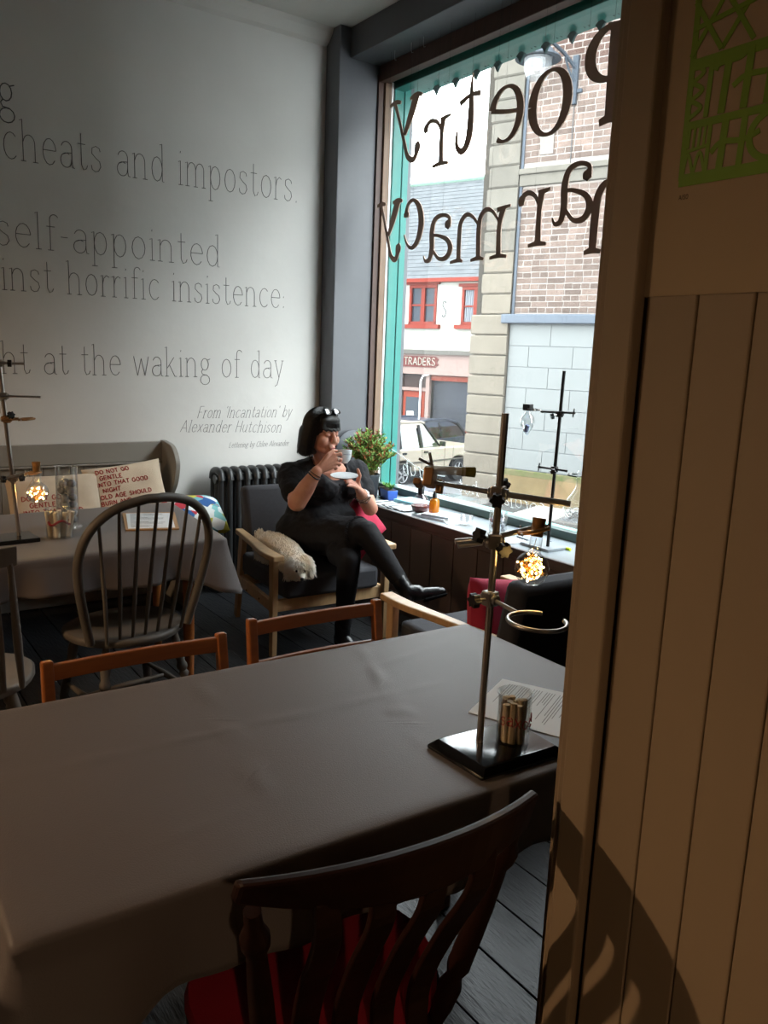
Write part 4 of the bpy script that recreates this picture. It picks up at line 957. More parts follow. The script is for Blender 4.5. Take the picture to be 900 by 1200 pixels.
pr = cr([(4.89, .985), (4.82, .985), (4.70, .965), (4.63, .90), (4.625, .83), (4.66, .74), (4.73, .66), (4.76, .6), (4.72, .54), (4.6, .47), (4.47, .44)], 5)+[(4.45, .3), (4.45, 0), (4.89, 0)]
for xx in (xr, xl-.03): G().prism(pr, .03, Matrix(((0, 0, 1, xx), (1, 0, 0, 0), (0, 1, 0, 0), (0, 0, 0, 1)))).obj('end_panel', M_bench, t, world=True, bevel=.004)
M_stitch = mat('red_stitching', '#a3262b', .8)
def pillow(name, loc, rot, sx, sy, sz, m, label, lines=None, seed=0, cat='cushion', group=None, inkm=None, fit=.78, up=.15):
    o = thing(name, label, cat, loc, 0, group); o.rotation_euler = rot
    b = cushion_mesh(sx, sy, sz, seed=seed).obj('cover', m, o, smooth=True)
    if lines:
        def top(u, v):
            a, c = u/(sx/2), v/(sy/2); e = max(0, (1-a**4)*(1-c**4)); w = .05*sin(a*7+seed)*sin(c*5+seed*2)
            return Vector((u, v, sz/2*e**.45*(1+w)+.0015))
        g = G(); h = sy*.62/len(lines); y = up*sy+h*len(lines)/2-h
        rnd = random.Random(seed)
        for ln in lines:
            st, w = text_strokes(ln); xh = h*.5; width = min(sx*fit, w*xh*1.15); k = width/w; x0 = -sx*fit/2+rnd.uniform(0, .1)*sx*(1 if width < sx*.6 else .2)
            for q in st: g.tube([top(x0+a*k, y+bb_*xh*.85) for a, bb_ in q], .0022, 4)
            y -= h
        g.obj('embroidery', inkm or M_stitch, o)
    return o
TX = ['DO NOT GO', 'GENTLE', 'INTO THAT GOOD', 'NIGHT', 'OLD AGE SHOULD', 'BURN AND']
pillow('cushion', (1.06, 4.62, .655), (radians(68), radians(0), 0), .50, .38, .15, M_canvas, 'cream cushion with red stitched words, behind the glass tube on the far table', TX, 1, group='cream cushions on the settle', up=-.12)
pillow('cushion', (1.47, 4.66, .70), (radians(70), radians(-6), 0), .46, .36, .14, M_canvas, 'cream cushion with red stitched words beside the curved end of the settle', TX, 3, group='cream cushions on the settle')
def blotches():
    m = mat('patterned_cushion', '#dfe6e4', .9); nt = m.node_tree; b = nt.nodes['Principled BSDF']
    v = nt.nodes.new('ShaderNodeTexVoronoi'); v.inputs['Scale'].default_value = 16; tc = nt.nodes.new('ShaderNodeTexCoord'); nt.links.new(tc.outputs['Object'], v.inputs['Vector'])
    sp = nt.nodes.new('ShaderNodeSeparateColor'); r = nt.nodes.new('ShaderNodeValToRGB'); r.color_ramp.interpolation = 'CONSTANT'
    cols = ['#e8eeee', '#6fb7c0', '#e8eeee', '#c43a4a', '#2f5f9e', '#e8eeee', '#c9c64a', '#8ed0d0']
    r.color_ramp.elements[0].color = lin(cols[0]); r.color_ramp.elements[1].color = lin(cols[-1]); r.color_ramp.elements[1].position = .9
    for i, c in enumerate(cols[1:-1]): e = r.color_ramp.elements.new((i+1)/8); e.color = lin(c)
    nt.links.new(v.outputs['Color'], sp.inputs[0]); nt.links.new(sp.outputs[0], r.inputs[0]); nt.links.new(r.outputs[0], b.inputs['Base Color']); return m
pillow('cushion', (1.77, 4.38, .60), (radians(20), radians(4), radians(-8)), .34, .34, .14, blotches(), 'white cushion with bright blue, red and green pattern at the end of the settle', None, 5)

# ---------------------------------------------------------------- radiator
M_iron = mat('black_cast_iron', '#2c2d2e', 0.38, bump=.06, bscale=60, spec=.5)
t = thing('radiator', 'black cast iron column radiator behind the armchair', 'radiator', (2.5, 4.78, 0))
for i in range(13):
    x = 2.075+i*.062
    g = G(); ht = .79
    for yy in (4.70, 4.76, 4.82):
        g.tube([(x, yy, .10), (x, yy, ht-.03)], [.0185, .0185], 10)
    g.tube(cr([(x, 4.69, ht-.055), (x, 4.70, ht-.02), (x, 4.73, ht), (x, 4.79, ht), (x, 4.82, ht-.02), (x, 4.83, ht-.055)], 3), .024, 10)
    g.tube([(x, 4.69, .12), (x, 4.76, .095), (x, 4.83, .12)], .024, 10)
    g.obj('radiator_column', M_iron, t, smooth=True, world=True)
    if i in (0, 12): 
        G().tube([(x, 4.70, .10), (x, 4.70, 0)], .02, 8).tube([(x, 4.82, .10), (x, 4.82, 0)], .02, 8).obj('foot', M_iron, t, world=True)
G().cyl((2.045, 4.72, .745), (2.85, 4.72, .745), .018).cyl((2.045, 4.76, .14), (2.85, 4.76, .14), .018).cyl((2.04, 4.72, .745), (2.052, 4.72, .745), .028).obj('connecting_pipe', M_iron, t, world=True)

# ---------------------------------------------------------------- lab stands
M_steel = mat('brushed_steel', '#b9b4ae', 0.28, 1.0); M_blackp = mat('black_plastic', '#121214', 0.4); M_blackgloss = mat('black_gloss_metal', '#0b0b0d', 0.12, spec=.6)
M_clampb = mat('cast_clamp_bronze', '#a88058', 0.45, .6); M_cork = mat('cork', '#a3743f', .9, var=.3, scale=60); M_glass = glassy('clear_glass', (.97, .98, .98), .05, edge=.55)
M_led = emit('warm_led', (1.0, 0.62, 0.2), 30.0); M_wire = mat('copper_wire', '#b98a4a', .35, .9)
def star_knob(g, p, ax, r=.013, h=.014):
    ax = Vector(ax).normalized(); R = ax.to_track_quat('Z', 'Y').to_matrix(); k = 30
    poly = [(r*(1+.18*cos(6*2*pi*i/k))*cos(2*pi*i/k), r*(1+.18*cos(6*2*pi*i/k))*sin(2*pi*i/k)) for i in range(k)]
    M = R.to_4x4(); M.translation = Vector(p)-ax*h/2; g.prism(poly, h, M); return g
def boss(t, p, ax, kn=(( -1, -.4, 0), (.9, .3, .3)), m=None):
    """boss head on the rod with two star knobs"""
    p = Vector(p); G().box(p, (.026, .026, .03), Euler((0, 0, math.atan2(ax[1], ax[0])))).cyl(p-Vector(ax).normalized()*.02, p+Vector(ax).normalized()*.02, .011).obj('boss_head', m or M_steel, t, world=True, bevel=.003)
    for k in kn:
        k = Vector(k).normalized(); g = G(); star_knob(g, p+k*.038, k); g.obj('knob', M_blackp, t, world=True); G().cyl(p, p+k*.034, .0035, n=8).obj('screw', M_steel, t, world=True)
def jaws(t, p, d, m, w=.03, knob=True):
    """two-finger clamp closing round a neck at p, arm arriving along d"""
    p = Vector(p); d = Vector(d).normalized(); s = Vector((0, 0, 1)).cross(d).normalized()
    g = G()
    for q in (-1, 1): g.tube(cr([tuple(p-d*.04+s*q*.004), tuple(p-d*.02+s*q*w*.55), tuple(p+s*q*w*.5), tuple(p+d*.018+s*q*w*.28)], 4), [.004]*13, 8)
    g.obj('clamp_jaw', m, t, smooth=True, world=True)
    if knob:
        a = p-d*.035; G().cyl(a-s*.025, a+s*.025, .0025, n=6).cyl(a+s*.025+Vector((0, 0, .009)), a+s*.025-Vector((0, 0, .009)), .002, n=6).obj('wing_screw', M_steel, t, world=True)
def fairy_flask(name, base, r, neck, tilt, label, n=26, group='small flasks of fairy lights'):
    """round flask with cork, lit wire lights inside; base = centre of the ball"""
    t = thing(name, label, 'flask', base, 0, group); R = Euler(tilt).to_matrix()
    nr = r*.36; pr = [(0, -r)]+[(r*sin(a), -r*cos(a)) for a in [pi*k/14 for k in range(1, 13)]]; pr = [q for q in pr if not (q[1] > 0 and q[0] < nr)]+[(nr, r*.98), (nr, r+neck*.9), (nr*1.18, r+neck*.93), (nr*1.18, r+neck)]
    G().lathe(pr, (0, 0, 0), 28, R, cap=False).obj('glass_body', M_glass, t, smooth=True)
    G().lathe([(nr*.9, r+neck*.55), (nr*1.0, r+neck*1.0), (nr*1.1, r+neck*1.22), (nr*1.05, r+neck*1.25), (0, r+neck*1.25)], (0, 0, 0), 16, R).obj('cork', M_cork, t, smooth=True)
    rnd = random.Random(int(r*1e4)); pts = []
    for i in range(n*2):
        a = i*2.4; rr = r*.9*(rnd.random()**.3); ph = rnd.uniform(-1, 1); pts.append(tuple(R @ Vector((rr*cos(a)*sqrt(1-ph*ph), rr*sin(a)*sqrt(1-ph*ph), rr*ph))))
    pts.append(tuple(R @ Vector((0, 0, r+neck*.5))))
    G().tube(cr(pts, 4), .0004+r*.006, 4).obj('light_wire', M_wire, t)
    g = G()
    for p in pts[:-1:2]: g.ball(p, .0009+r*.03, 6)
    g.obj('tiny_lights', M_led, t)
    return t
def paper_tubes(t, base, n, h, r, rad, seed, m, lean=.12):
    rnd = random.Random(seed)
    for i in range(n):
        a = 2*pi*i/n*1.0+rnd.uniform(-.2, .2) if i < n-4 else rnd.uniform(0, 6.28); q = rad*(.78 if i < n-4 else .3)
        b = Vector((base[0]+q*cos(a), base[1]+q*sin(a), base[2]+.002)); tp = b+Vector((rnd.uniform(-lean, lean)*rad*1.2, rnd.uniform(-lean, lean)*rad*1.2, h*rnd.uniform(.93, 1.04)))
        o = G().tube([b, b+(tp-b)*.5, tp], r*rnd.uniform(.85, 1.05), 10).obj('paper_scroll', m, None, smooth=True)
        tag(o, t[0], 'scroll', t[1])
M_kraft = hue_by_object(mat('rolled_kraft_paper', '#e2c9a4', .85, var=.12, scale=30), .12); M_scrollw = hue_by_object(mat('rolled_cream_paper', '#d8cdb6', .85, var=.1, scale=30), .1)
M_redprint = mat('red_print', '#a3262b', .6)

def sheet(name, label, quad, z, th, m, cat='paper', lines=0, group=None, dirv=None):
    o = G().prism(quad, th, Matrix.Translation((0, 0, z))).obj(name, m, None)
    tag(o, label, cat, group)
    if lines:
        a, b, c, d = [Vector(q) for q in quad]; g = G(); rnd = random.Random(lines)
        for i in range(lines):
            v = .12+.8*i/lines
            if i % 5 == 4: continue
            e = .1+rnd.uniform(.25, .78); p0 = a+(b-a)*.1+(d-a)*v; p1 = a+(b-a)*e+(d-a)*v; g.bar((p0.x, p0.y, z+th+.0002), (p1.x, p1.y, z+th+.0002), .0014, .0004)
        g.obj('printed_text', mat('print_grey', '#8a8a8a', .8), o)
    return o
M_paper = mat('white_paper', '#e9ebec', .8)
# near stand
t = thing('retort_stand', 'tall steel lab stand with black base on the near table', 'lab stand', (1.07, 1.125, TZ))
g = G(); q = [(.979, 1.188), (.985, 1.026), (1.203, 1.012), (1.212, 1.172)]; cx_ = sum(p[0] for p in q)/4; cy_ = sum(p[1] for p in q)/4
vs = []
for sc, z in ((1.0, TZ+.003), (1.0, TZ+.010), (.86, TZ+.024)): vs += [(cx_+(x-cx_)*sc, cy_+(y-cy_)*sc, z) for x, y in q]
g.add(vs, [(3, 2, 1, 0), (8, 9, 10, 11)]+[(r*4+k, r*4+(k+1) % 4, r*4+4+(k+1) % 4, r*4+4+k) for r in range(2) for k in range(4)]).obj('base', M_blackgloss, t, world=True, bevel=.003, smooth=True)
RX, RY = 1.068, 1.122
G().cyl((RX-.004, RY, TZ+.02), (RX+.008, RY, 1.452), .0072).obj('rod', M_steel, t, world=True, smooth=True)
boss(t, (RX+.003, RY, 1.297), (.48, -.87, 0), ((-.75, -.75, -.2), (.9, .6, .35)))
G().tube([(1.008, 1.239, 1.305), (1.04, 1.18, 1.301), (RX+.01, RY-.015, 1.297), (1.136, .997, 1.293)], [.004, .005, .0062, .0062], 10).obj('clamp_rod', M_steel, t, world=True, smooth=True)
# clamp at the far end of that rod, holding the tube
c = Vector((1.003, 1.25, 1.318))
g = G().box(c+Vector((0, 0, -.005)), (.04, .02, .038), (0, .3, .6)).box(c+Vector((-.02, .012, -.016)), (.03, .016, .014), (0, .5, .6)).box(c+Vector((.018, -.01, -.022)), (.018, .014, .03), (0, .2, .6)); g.obj('clamp_head', M_clampb, t, world=True, bevel=.004)
G().cyl(c+Vector((.01, 0, .0)), c+Vector((-.004, 0, .046)), .003, n=8).cyl(c+Vector((.0, 0, .022)), c+Vector((-.022, .01, .034)), .003, n=8).obj('wing_screw', M_steel, t, world=True)
tt = thing('test_tube', 'corked glass test tube held sideways in the upper clamp of the near stand', 'test tube', (1.03, 1.24, 1.332))
a = Vector((1.0, 1.25, 1.330)); b = Vector((1.112, 1.19, 1.325)); dd = (b-a).normalized(); Rr = dd.to_track_quat('Z', 'Y').to_matrix()
G().lathe([(0, -.012), (.006, -.009), (.009, 0), (.009, .068), (.0103, .07), (.0103, .073)], a, 20, Rr, cap=False).obj('glass_body', glassy('frosted_tube', (.93, .94, .93), .12, body=.4, bodycol=(.8,.8,.78), edge=.6), tt, smooth=True, world=True)
G().lathe([(0, .058), (.0085, .058), (.0105, .09), (.0105, .094), (0, .094)], a, 18, Rr).obj('cork', mat('olive_cork', '#6f6a2a', .85, var=.3, scale=60), tt, smooth=True, world=True)
# second clamp and flask
boss(t, (RX+.002, RY, 1.203), (.75, -.6, .2), ((-.2, -.9, -.25), (-.95, .2, .35)))
G().tube([(1.005, 1.165, 1.199), (RX, RY+.008, 1.207), (1.113, 1.065, 1.236)], .0055, 10).tube([(1.005, 1.155, 1.193), (RX-.02, RY+.012, 1.199)], .0055, 10).obj('clamp_rod', M_steel, t, world=True, smooth=True)
jaws(t, (1.118, 1.052, 1.236), (.6, -.5, .2), M_clampb, .03)
fairy_flask('fairy_light_flask', (1.103, 1.05, 1.160), .0335, .052, (radians(-3), radians(10), 0), 'round flask full of glowing fairy lights clamped on the near stand')
# ring
boss(t, (RX, RY, 1.086), (0, -1, 0), ((-.95, .1, .0),))
ring = [(1.06+.052*cos(a), .985+.056*sin(a), 1.080) for a in [radians(28+304*k/40+4) for k in range(41)]]
G().tube(ring, .0043, 10).tube([(RX, RY, 1.086), (1.062, 1.04, 1.081)], .0045, 10).obj('support_ring', M_steel, t, world=True, smooth=True)
# beaker of scrolls
bz = TZ+.025; bc = (1.128, 1.092, bz)
t = thing('beaker', 'glass beaker with red lettering standing on the black base of the near stand', 'beaker', bc)
br = .0345
G().lathe([(0, .001), (br, .001), (br, .098), (br+.003, .102), (br+.003, .104), (br-.0012, .102), (br-.0018, .096), (br-.0018, .004), (0, .003)], (0, 0, 0), 36).obj('glass_wall', M_glass, t, smooth=True)
g = G(); write(g, 'saxoce', None, None, None, .016, r=.0011, fn=lambda u, v: Vector(((br+.0008)*cos(-3.2+u/br*1.15), (br+.0008)*sin(-3.2+u/br*1.15), .04+v*1.1+.004*sin(u*90)))); g.obj('red_lettering', M_redprint, t)
paper_tubes(('brown paper scroll standing in the red lettered beaker', 'paper scrolls in the near beaker'), bc, 17, .082, .0064, .031, 3, M_kraft)
sheet('printed_sheet', 'white printed sheet lying behind the beaker on the near table', [(1.371, 1.377), (1.166, 1.273), (1.262, 1.065), (1.48, 1.165)], TZ+.002, .0008, M_paper, lines=30)

# far stand and its company
t = thing('retort_stand', 'steel lab stand on the far table at the left edge', 'lab stand', (.632, 3.5, TZ))
G().box((.60, 3.45, TZ+.01), (.21, .15, .018), (0, 0, radians(4))).obj('base', M_blackgloss, t, world=True, bevel=.004)
G().cyl((.645, 3.46, TZ+.01), (.60, 3.46, 1.52), .0085).obj('rod', M_steel, t, world=True, smooth=True)
boss(t, (.603, 3.46, 1.468), (1, 0, 0), ((.9, -.3, 0),)); G().cyl((.58, 3.45, 1.468), (.69, 3.44, 1.468), .005).obj('clamp_rod', M_steel, t, world=True)
boss(t, (.612, 3.46, 1.34), (1, 0, 0), ((-.9, -.3, 0),)); G().cyl((.59, 3.45, 1.342), (.745, 3.44, 1.338), .0045).obj('clamp_rod', M_steel, t, world=True)
boss(t, (.62, 3.46, 1.25), (1, 0, 0), ((.3, -.9, .5),), M_clampb); G().cyl((.6, 3.45, 1.25), (.66, 3.44, 1.252), .006).obj('clamp_rod', M_clampb, t, world=True); jaws(t, (.70, 3.44, 1.252), (1, 0, .1), M_clampb, .05)
boss(t, (.632, 3.46, 1.012), (1, 0, 0), ((.7, -.6, .1), (-.9, -.2, 0))); G().cyl((.59, 3.45, 1.012), (.68, 3.44, 1.03), .006).obj('clamp_rod', M_steel, t, world=True); jaws(t, (.715, 3.44, 1.035), (1, 0, .1), M_clampb, .045)
fairy_flask('fairy_light_flask', (.718, 3.44, .952), .043, .066, (0, 0, 0), 'small round flask of fairy lights clamped on the far table stand')
bc = (.795, 3.43, TZ+.003)
t = thing('beaker', 'glass beaker of white scrolls tied with red on the far table', 'beaker', bc); br = .052
G().lathe([(0, .001), (br, .001), (br, .118), (br+.004, .123), (br-.002, .12), (br-.003, .005), (0, .004)], (0, 0, 0), 32).obj('glass_wall', M_glass, t, smooth=True)
G().tube([(br*.8*cos(a), br*.8*sin(a), .066+.01*sin(3*a)) for a in [2*pi*k/24 for k in range(24)]], .005, 6, closed=True).obj('red_ribbon', M_redprint, t)
paper_tubes(('cream paper scroll standing in the beaker on the far table', 'paper scrolls in the far beaker'), bc, 9, .105, .011, .046, 8, M_scrollw, .3)
bc = (.872, 3.60, TZ+.003); br = .046; hh = .27
t = thing('glass_cylinder', 'tall glass cylinder filled with grey pebbles on the far table', 'vase', bc)
G().lathe([(.06, 0), (.06, .008), (br, .012), (br, hh), (br+.002, hh+.003), (br-.002, hh), (br-.003, .014), (0, .012)], (0, 0, 0), 32).obj('glass_wall', M_glass, t, smooth=True)
M_peb = hue_by_object(mat('grey_pebble', '#8d8e94', .7, var=.15, scale=20), .2)
def pebbles(c, r, h, pr_, seed, label, group, z0=.0):
    rnd = random.Random(seed); placed = []; tries = 0; z = c[2]+pr_+z0
    while z < c[2]+h and len(placed) < 60:
        a = rnd.uniform(0, 6.28); n = 3
        for k in range(n):
            q = (r-pr_*1.05); an = a+2*pi*k/n; p = Vector((c[0]+q*cos(an), c[1]+q*sin(an), z+rnd.uniform(0, .2*pr_))); s = pr_*rnd.uniform(.9, 1.0); placed.append(p)
            o = G().ball((0, 0, 0), (s, s*.92, s*.9), 12, (rnd.random()*3, rnd.random()*3, 0)).obj('pebble', M_peb, None, smooth=True); o.location = p; tag(o, label, 'pebble', group)
        z += pr_*1.62
pebbles(bc, br-.003, .215, .020, 5, 'round grey pebble inside the tall glass cylinder', 'pebbles in the tall glass cylinder', .014)
o = sheet('clipboard', 'menu sheet on a wooden clipboard lying on the far table', [(1.07, 3.43), (1.285, 3.36), (1.40, 3.72), (1.17, 3.80)], TZ+.002, .006, mat('clipboard_wood', '#b48a5c', .5), 'clipboard')
G().prism([(1.085, 3.445), (1.275, 3.383), (1.375, 3.70), (1.18, 3.775)], .001, Matrix.Translation((0, 0, TZ+.0082))).obj('menu_sheet', M_paper, o)
g = G()
for i in range(16):
    f = i/16; p = Vector((1.105, 3.47))+Vector((.093, .30))*f; g.bar((p.x, p.y, TZ+.0096), (p.x+.11+.04*sin(i*5), p.y-.037, TZ+.0096), .004, .0003)
g.obj('menu_text', mat('print_grey', '#8a8a8a'), o)

# ---------------------------------------------------------------- on the window sill
ZS = .615
M_leaf = hue_by_object(mat('leaf_green', '#86b04a', .6, var=.3, scale=10), .25); M_leaf2 = mat('leaf_green_deep', '#5f9440', .6, var=.3, scale=10); M_leafr = mat('leaf_rust', '#a5542f', .6); M_soil = mat('dark_soil', '#2a201a', .95)
M_pot = mat('dark_pot_plastic', '#34373c', .5)
def leafmesh(g, p, d, L_, w):
    d = Vector(d).normalized(); s = d.cross(Vector((0, 0, 1)))
    if s.length < .1: s = Vector((1, 0, 0))
    s.normalize(); u = s.cross(d); p = Vector(p)
    g.add([p, p+d*L_*.5+s*w-u*.002, p+d*L_, p+d*L_*.5-s*w-u*.002, p+d*L_*.5+u*.003], [(0, 1, 4), (1, 2, 4), (2, 3, 4), (3, 0, 4)])
t = thing('potted_shrub', 'bushy green and rust leaved plant in a dark pot behind the woman', 'plant', (3.0, 4.40, ZS))
G().lathe([(0, 0), (.062, 0), (.076, .14), (.08, .145), (.08, .16), (.073, .16), (.07, .13), (0, .13)], (0, 0, 0), 28).obj('pot', M_pot, t, smooth=True)
G().lathe([(0, .142), (.072, .14)], (0, 0, 0), 20, cap=False).obj('soil', M_soil, t)
rnd = random.Random(4); ga, gb, gc, gs = G(), G(), G(), G()
for i in range(130):
    a = rnd.uniform(0, 6.28); e = rnd.uniform(.0, 1.0); reach = .16*sqrt(e); H_ = rnd.uniform(.18, .33)*(1-.35*e)
    tip = Vector((reach*cos(a)*1.0, reach*sin(a)*1.25, .14+H_)); b0 = Vector((rnd.uniform(-.03, .03), rnd.uniform(-.03, .03), .13)); mid = b0*.5+tip*.5+Vector((0, 0, .03))
    ps = [Vector(p) for p in cr([tuple(b0), tuple(mid), tuple(tip)], 6)]; gs.tube(ps, .0018, 4)
    for k, p in enumerate(ps[3:]):
        for j in range(5):
            an = rnd.uniform(0, 6.28); d = Vector((cos(an), sin(an), rnd.uniform(.2, 1.4))); g_ = rnd.choice([ga, ga, gb, gc if k > 4 or rnd.random() < .3 else gb]); leafmesh(g_, p, d, rnd.uniform(.02, .038), .0045)
gs.obj('stems', mat('stem_brown', '#6b5a35', .8), t)
for gg_, mm in ((ga, M_leaf), (gb, M_leaf2), (gc, M_leafr)):
    o = gg_.obj('foliage', mm, t); o['kind'] = 'stuff'
t = thing('succulent_planter', 'blue glazed trough planted with two small spiky succulents', 'plant', (3.10, 4.30, ZS), radians(-14))
pz_ = [(-.055, -.04), (.055, -.04), (.055, .04), (-.055, .04)]
vs = [(x*1.0, y*1.9, 0) for x, y in [(-.03, -.04), (.03, -.04), (.03, .04), (-.03, .04)]]+[(x*1.25, y*2.0, .066) for x, y in [(-.03, -.04), (.03, -.04), (.03, .04), (-.03, .04)]]+[(x*1.05, y*1.9, .062) for x, y in [(-.03, -.04), (.03, -.04), (.03, .04), (-.03, .04)]]
G().add(vs, [(3, 2, 1, 0), (8, 9, 10, 11)]+[(r*4+k, r*4+(k+1) % 4, r*4+4+(k+1) % 4, r*4+4+k) for r in range(2) for k in range(4)]).obj('trough', mat('blue_glaze', '#3a5fb4', .25, var=.1), t, bevel=.003)
G().box((0, .076, .036), (.078, .012, .062)).obj('rust_end', mat('brown_glaze', '#5a4326', .5, var=.5, scale=40), t); G().box((0, 0, .06), (.062, .146, .01)).obj('soil', M_soil, t)
for yy in (-.03, .04):
    g = G()
    for k in range(16):
        a = k*2.4; d = Vector((cos(a)*.8, sin(a)*.8, 1.4-.04*k)); leafmesh(g, (0, yy, .062), d, .045+.02*rnd.random(), .006)
    g.obj('succulent', M_leaf2, t)
o = tag(G().lathe([(0, 0), (.15, 0), (.15, .012), (.14, .016), (0, .014)], (0, 0, 0), 40, rot=(radians(80), 0, radians(0))).obj('round_tray', mat('slate_tray', '#3c4148', .5), None, smooth=True), 'round dark slate tray leaning in the corner behind the plant', 'tray'); o.location = (3.06, 4.675, ZS+.152+.12); 
G2 = tag(G().box((3.06, 4.66, ZS+.06), (.2, .10, .12)).obj('wooden_box', mat('black_box', '#1f1f22', .6), None, bevel=.004), 'black box in the corner beneath the leaning tray', 'box')
M_lblue = mat('pale_blue_cover', '#8fc9d6', .6); M_pages = mat('page_edge', '#d9d5cb', .9)
def book(name, c, d, rz, cover, label, cat='book', z=ZS, group=None):
    t = thing(name, label, cat, (c[0], c[1], z), rz, group)
    G().box((0, 0, d[2]/2), (d[0]*.96, d[1]*.96, d[2]*.84)).obj('pages', M_pages, t)
    G().box((0, 0, d[2]*.04), (d[0], d[1], d[2]*.08)).box((0, 0, d[2]*.96), (d[0], d[1], d[2]*.08)).box((-d[0]/2, 0, d[2]/2), (.002, d[1], d[2])).obj('cover', cover, t)
    return t
book('book', (3.12, 4.02), (.15, .26, .03), radians(6), M_lblue, 'thick pale blue book lying near the planter on the sill')
rnd = random.Random(11)
for i in range(9):
    y = 4.17-.033*i; x = 2.955+.012*i*.3
    col = ['#e9ebee', '#2a2a2e', '#cfd4d8', '#e9ebee', '#3b3b40', '#e0e3e6', '#26262a', '#e9ebee', '#d8d8d8'][i]
    t = thing('booklet', ['white', 'black', 'grey', 'white', 'charcoal', 'pale grey', 'black', 'white', 'light grey'][i]+' poetry booklet, '+['first', 'second', 'third', 'fourth', 'fifth', 'sixth', 'seventh', 'eighth', 'last'][i]+' of the overlapping row from the plant pot', 'booklet', (x, y, ZS), radians(-4+rnd.uniform(-4, 4)), 'booklets fanned along the sill')
    o = G().box((0, 0, .003+.0025*i*.3), (.15, .10, .004), (radians(4), 0, 0)).obj('cover', mat('booklet_'+str(i), col, .6), t)
book('book', (3.0, 3.64), (.16, .22, .014), radians(10), mat('white_cover', '#dfe4e8', .5), 'white book under the amber bottle on the sill')
book('book', (3.005, 3.62), (.15, .19, .012), radians(18), mat('grey_cover', '#b9c2c8', .5), 'grey book resting on the white book beneath the amber bottle', z=ZS+.0145)
# round bottom flask with dark neck
t = thing('decanter', 'round glass decanter with red drink, black neck and white cap', 'decanter', (2.985, 3.80, ZS)); r = .05
G().lathe([(0, .002), (.03, .002), (.044, .015), (r, .038), (.048, .06), (.034, .085), (.018, .098), (.015, .105), (.015, .16)], (0, 0, 0), 32, cap=False).obj('glass_body', M_glass, t, smooth=True)
G().lathe([(0, .004), (.028, .004), (.042, .016), (.0475, .036), (.0475, .042), (0, .042)], (0, 0, 0), 28).obj('red_drink', mat('red_drink', '#6d1f22', .15), t, smooth=True)
G().lathe([(.0165, .095), (.017, .155), (.0165, .156)], (0, 0, 0), 20).obj('black_sleeve', M_blackp, t, smooth=True)
G().lathe([(0, .155), (.014, .155), (.019, .16), (.019, .175), (0, .177)], (0, 0, 0), 20).obj('white_cap', M_white, t, smooth=True)
t.scale = (1.2, 1.2, 1.2)
t = thing('amber_bottle', 'small amber glass bottle with black dropper cap beside the decanter', 'bottle', (3.0, 3.685, ZS+.0265))
G().lathe([(0, 0), (.026, 0), (.0275, .003), (.0275, .06), (.022, .07), (.012, .075), (.012, .083)], (0, 0, 0), 24, cap=False).obj('glass_body', glassy('amber_glass', (.85, .38, .04), .08, body=.45, bodycol=(.65, .25, .02), edge=.3), t, smooth=True)
G().lathe([(0, .08), (.013, .08), (.012, .1), (.006, .108), (.006, .118), (0, .119)], (0, 0, 0), 16).obj('dropper_cap', M_blackp, t, smooth=True)
t.scale = (1.1, 1.1, 1.1)
sheet('leaflet', 'folded white leaflet under the upturned glass on the sill', [(2.92, 3.45), (3.02, 3.40), (3.06, 3.50), (2.96, 3.56)], ZS+.001, .003, M_paper)
t = thing('glass_cup', 'small double-walled glass cup on the folded leaflet', 'glass', (3.01, 3.40, ZS+.001))
G().lathe([(0, 0), (.034, 0), (.038, .01), (.038, .055), (.036, .058), (.034, .055), (.012, .02), (0, .012)], (0, 0, 0), 28, cap=False).obj('glass_wall', glassy('cup_glass', (.93, .95, .95), .12, body=.1, edge=.7), t, smooth=True)
bc = (3.02, 3.15, ZS)
t = thing('pebble_jar', 'glass jar of grey pebbles on the sill behind the near stand', 'jar', bc)
G().lathe([(0, .001), (.048, .001), (.05, .006), (.05, .12), (.048, .124), (.047, .12), (.047, .006), (0, .004)], (0, 0, 0), 32, cap=False).obj('glass_wall', M_glass, t, smooth=True)
pebbles(bc, .046, .075, .0155, 8, 'round grey pebble inside the glass jar on the sill', 'pebbles in the sill jar', .006)
sheet('leaflet', 'white leaflet stacked under the wooden tongs on the sill', [(2.90, 2.93), (3.02, 2.90), (3.03, 3.02), (2.92, 3.06)], ZS+.001, .004, M_paper)
sheet('open_notebook', 'open grey notebook lying between jar and window stand', [(3.03, 2.88), (3.14, 2.86), (3.16, 3.0), (3.05, 3.03)], ZS+.001, .008, mat('slate_page', '#7a8088', .8), 'notebook')
t = thing('highlighter', 'clear marker pen with lime green cap on the sill', 'pen', (3.08, 2.72, ZS+.008))
G().cyl((.0, .09, 0), (0, .0, 0), .006).obj('barrel', glassy('clear_plastic', (.92, .95, .95), .1, body=.25, edge=.4), t); G().cyl((0, .0, 0), (0, -.045, 0), .0078).obj('cap', mat('lime_plastic', '#c3d926', .4), t, bevel=.001)
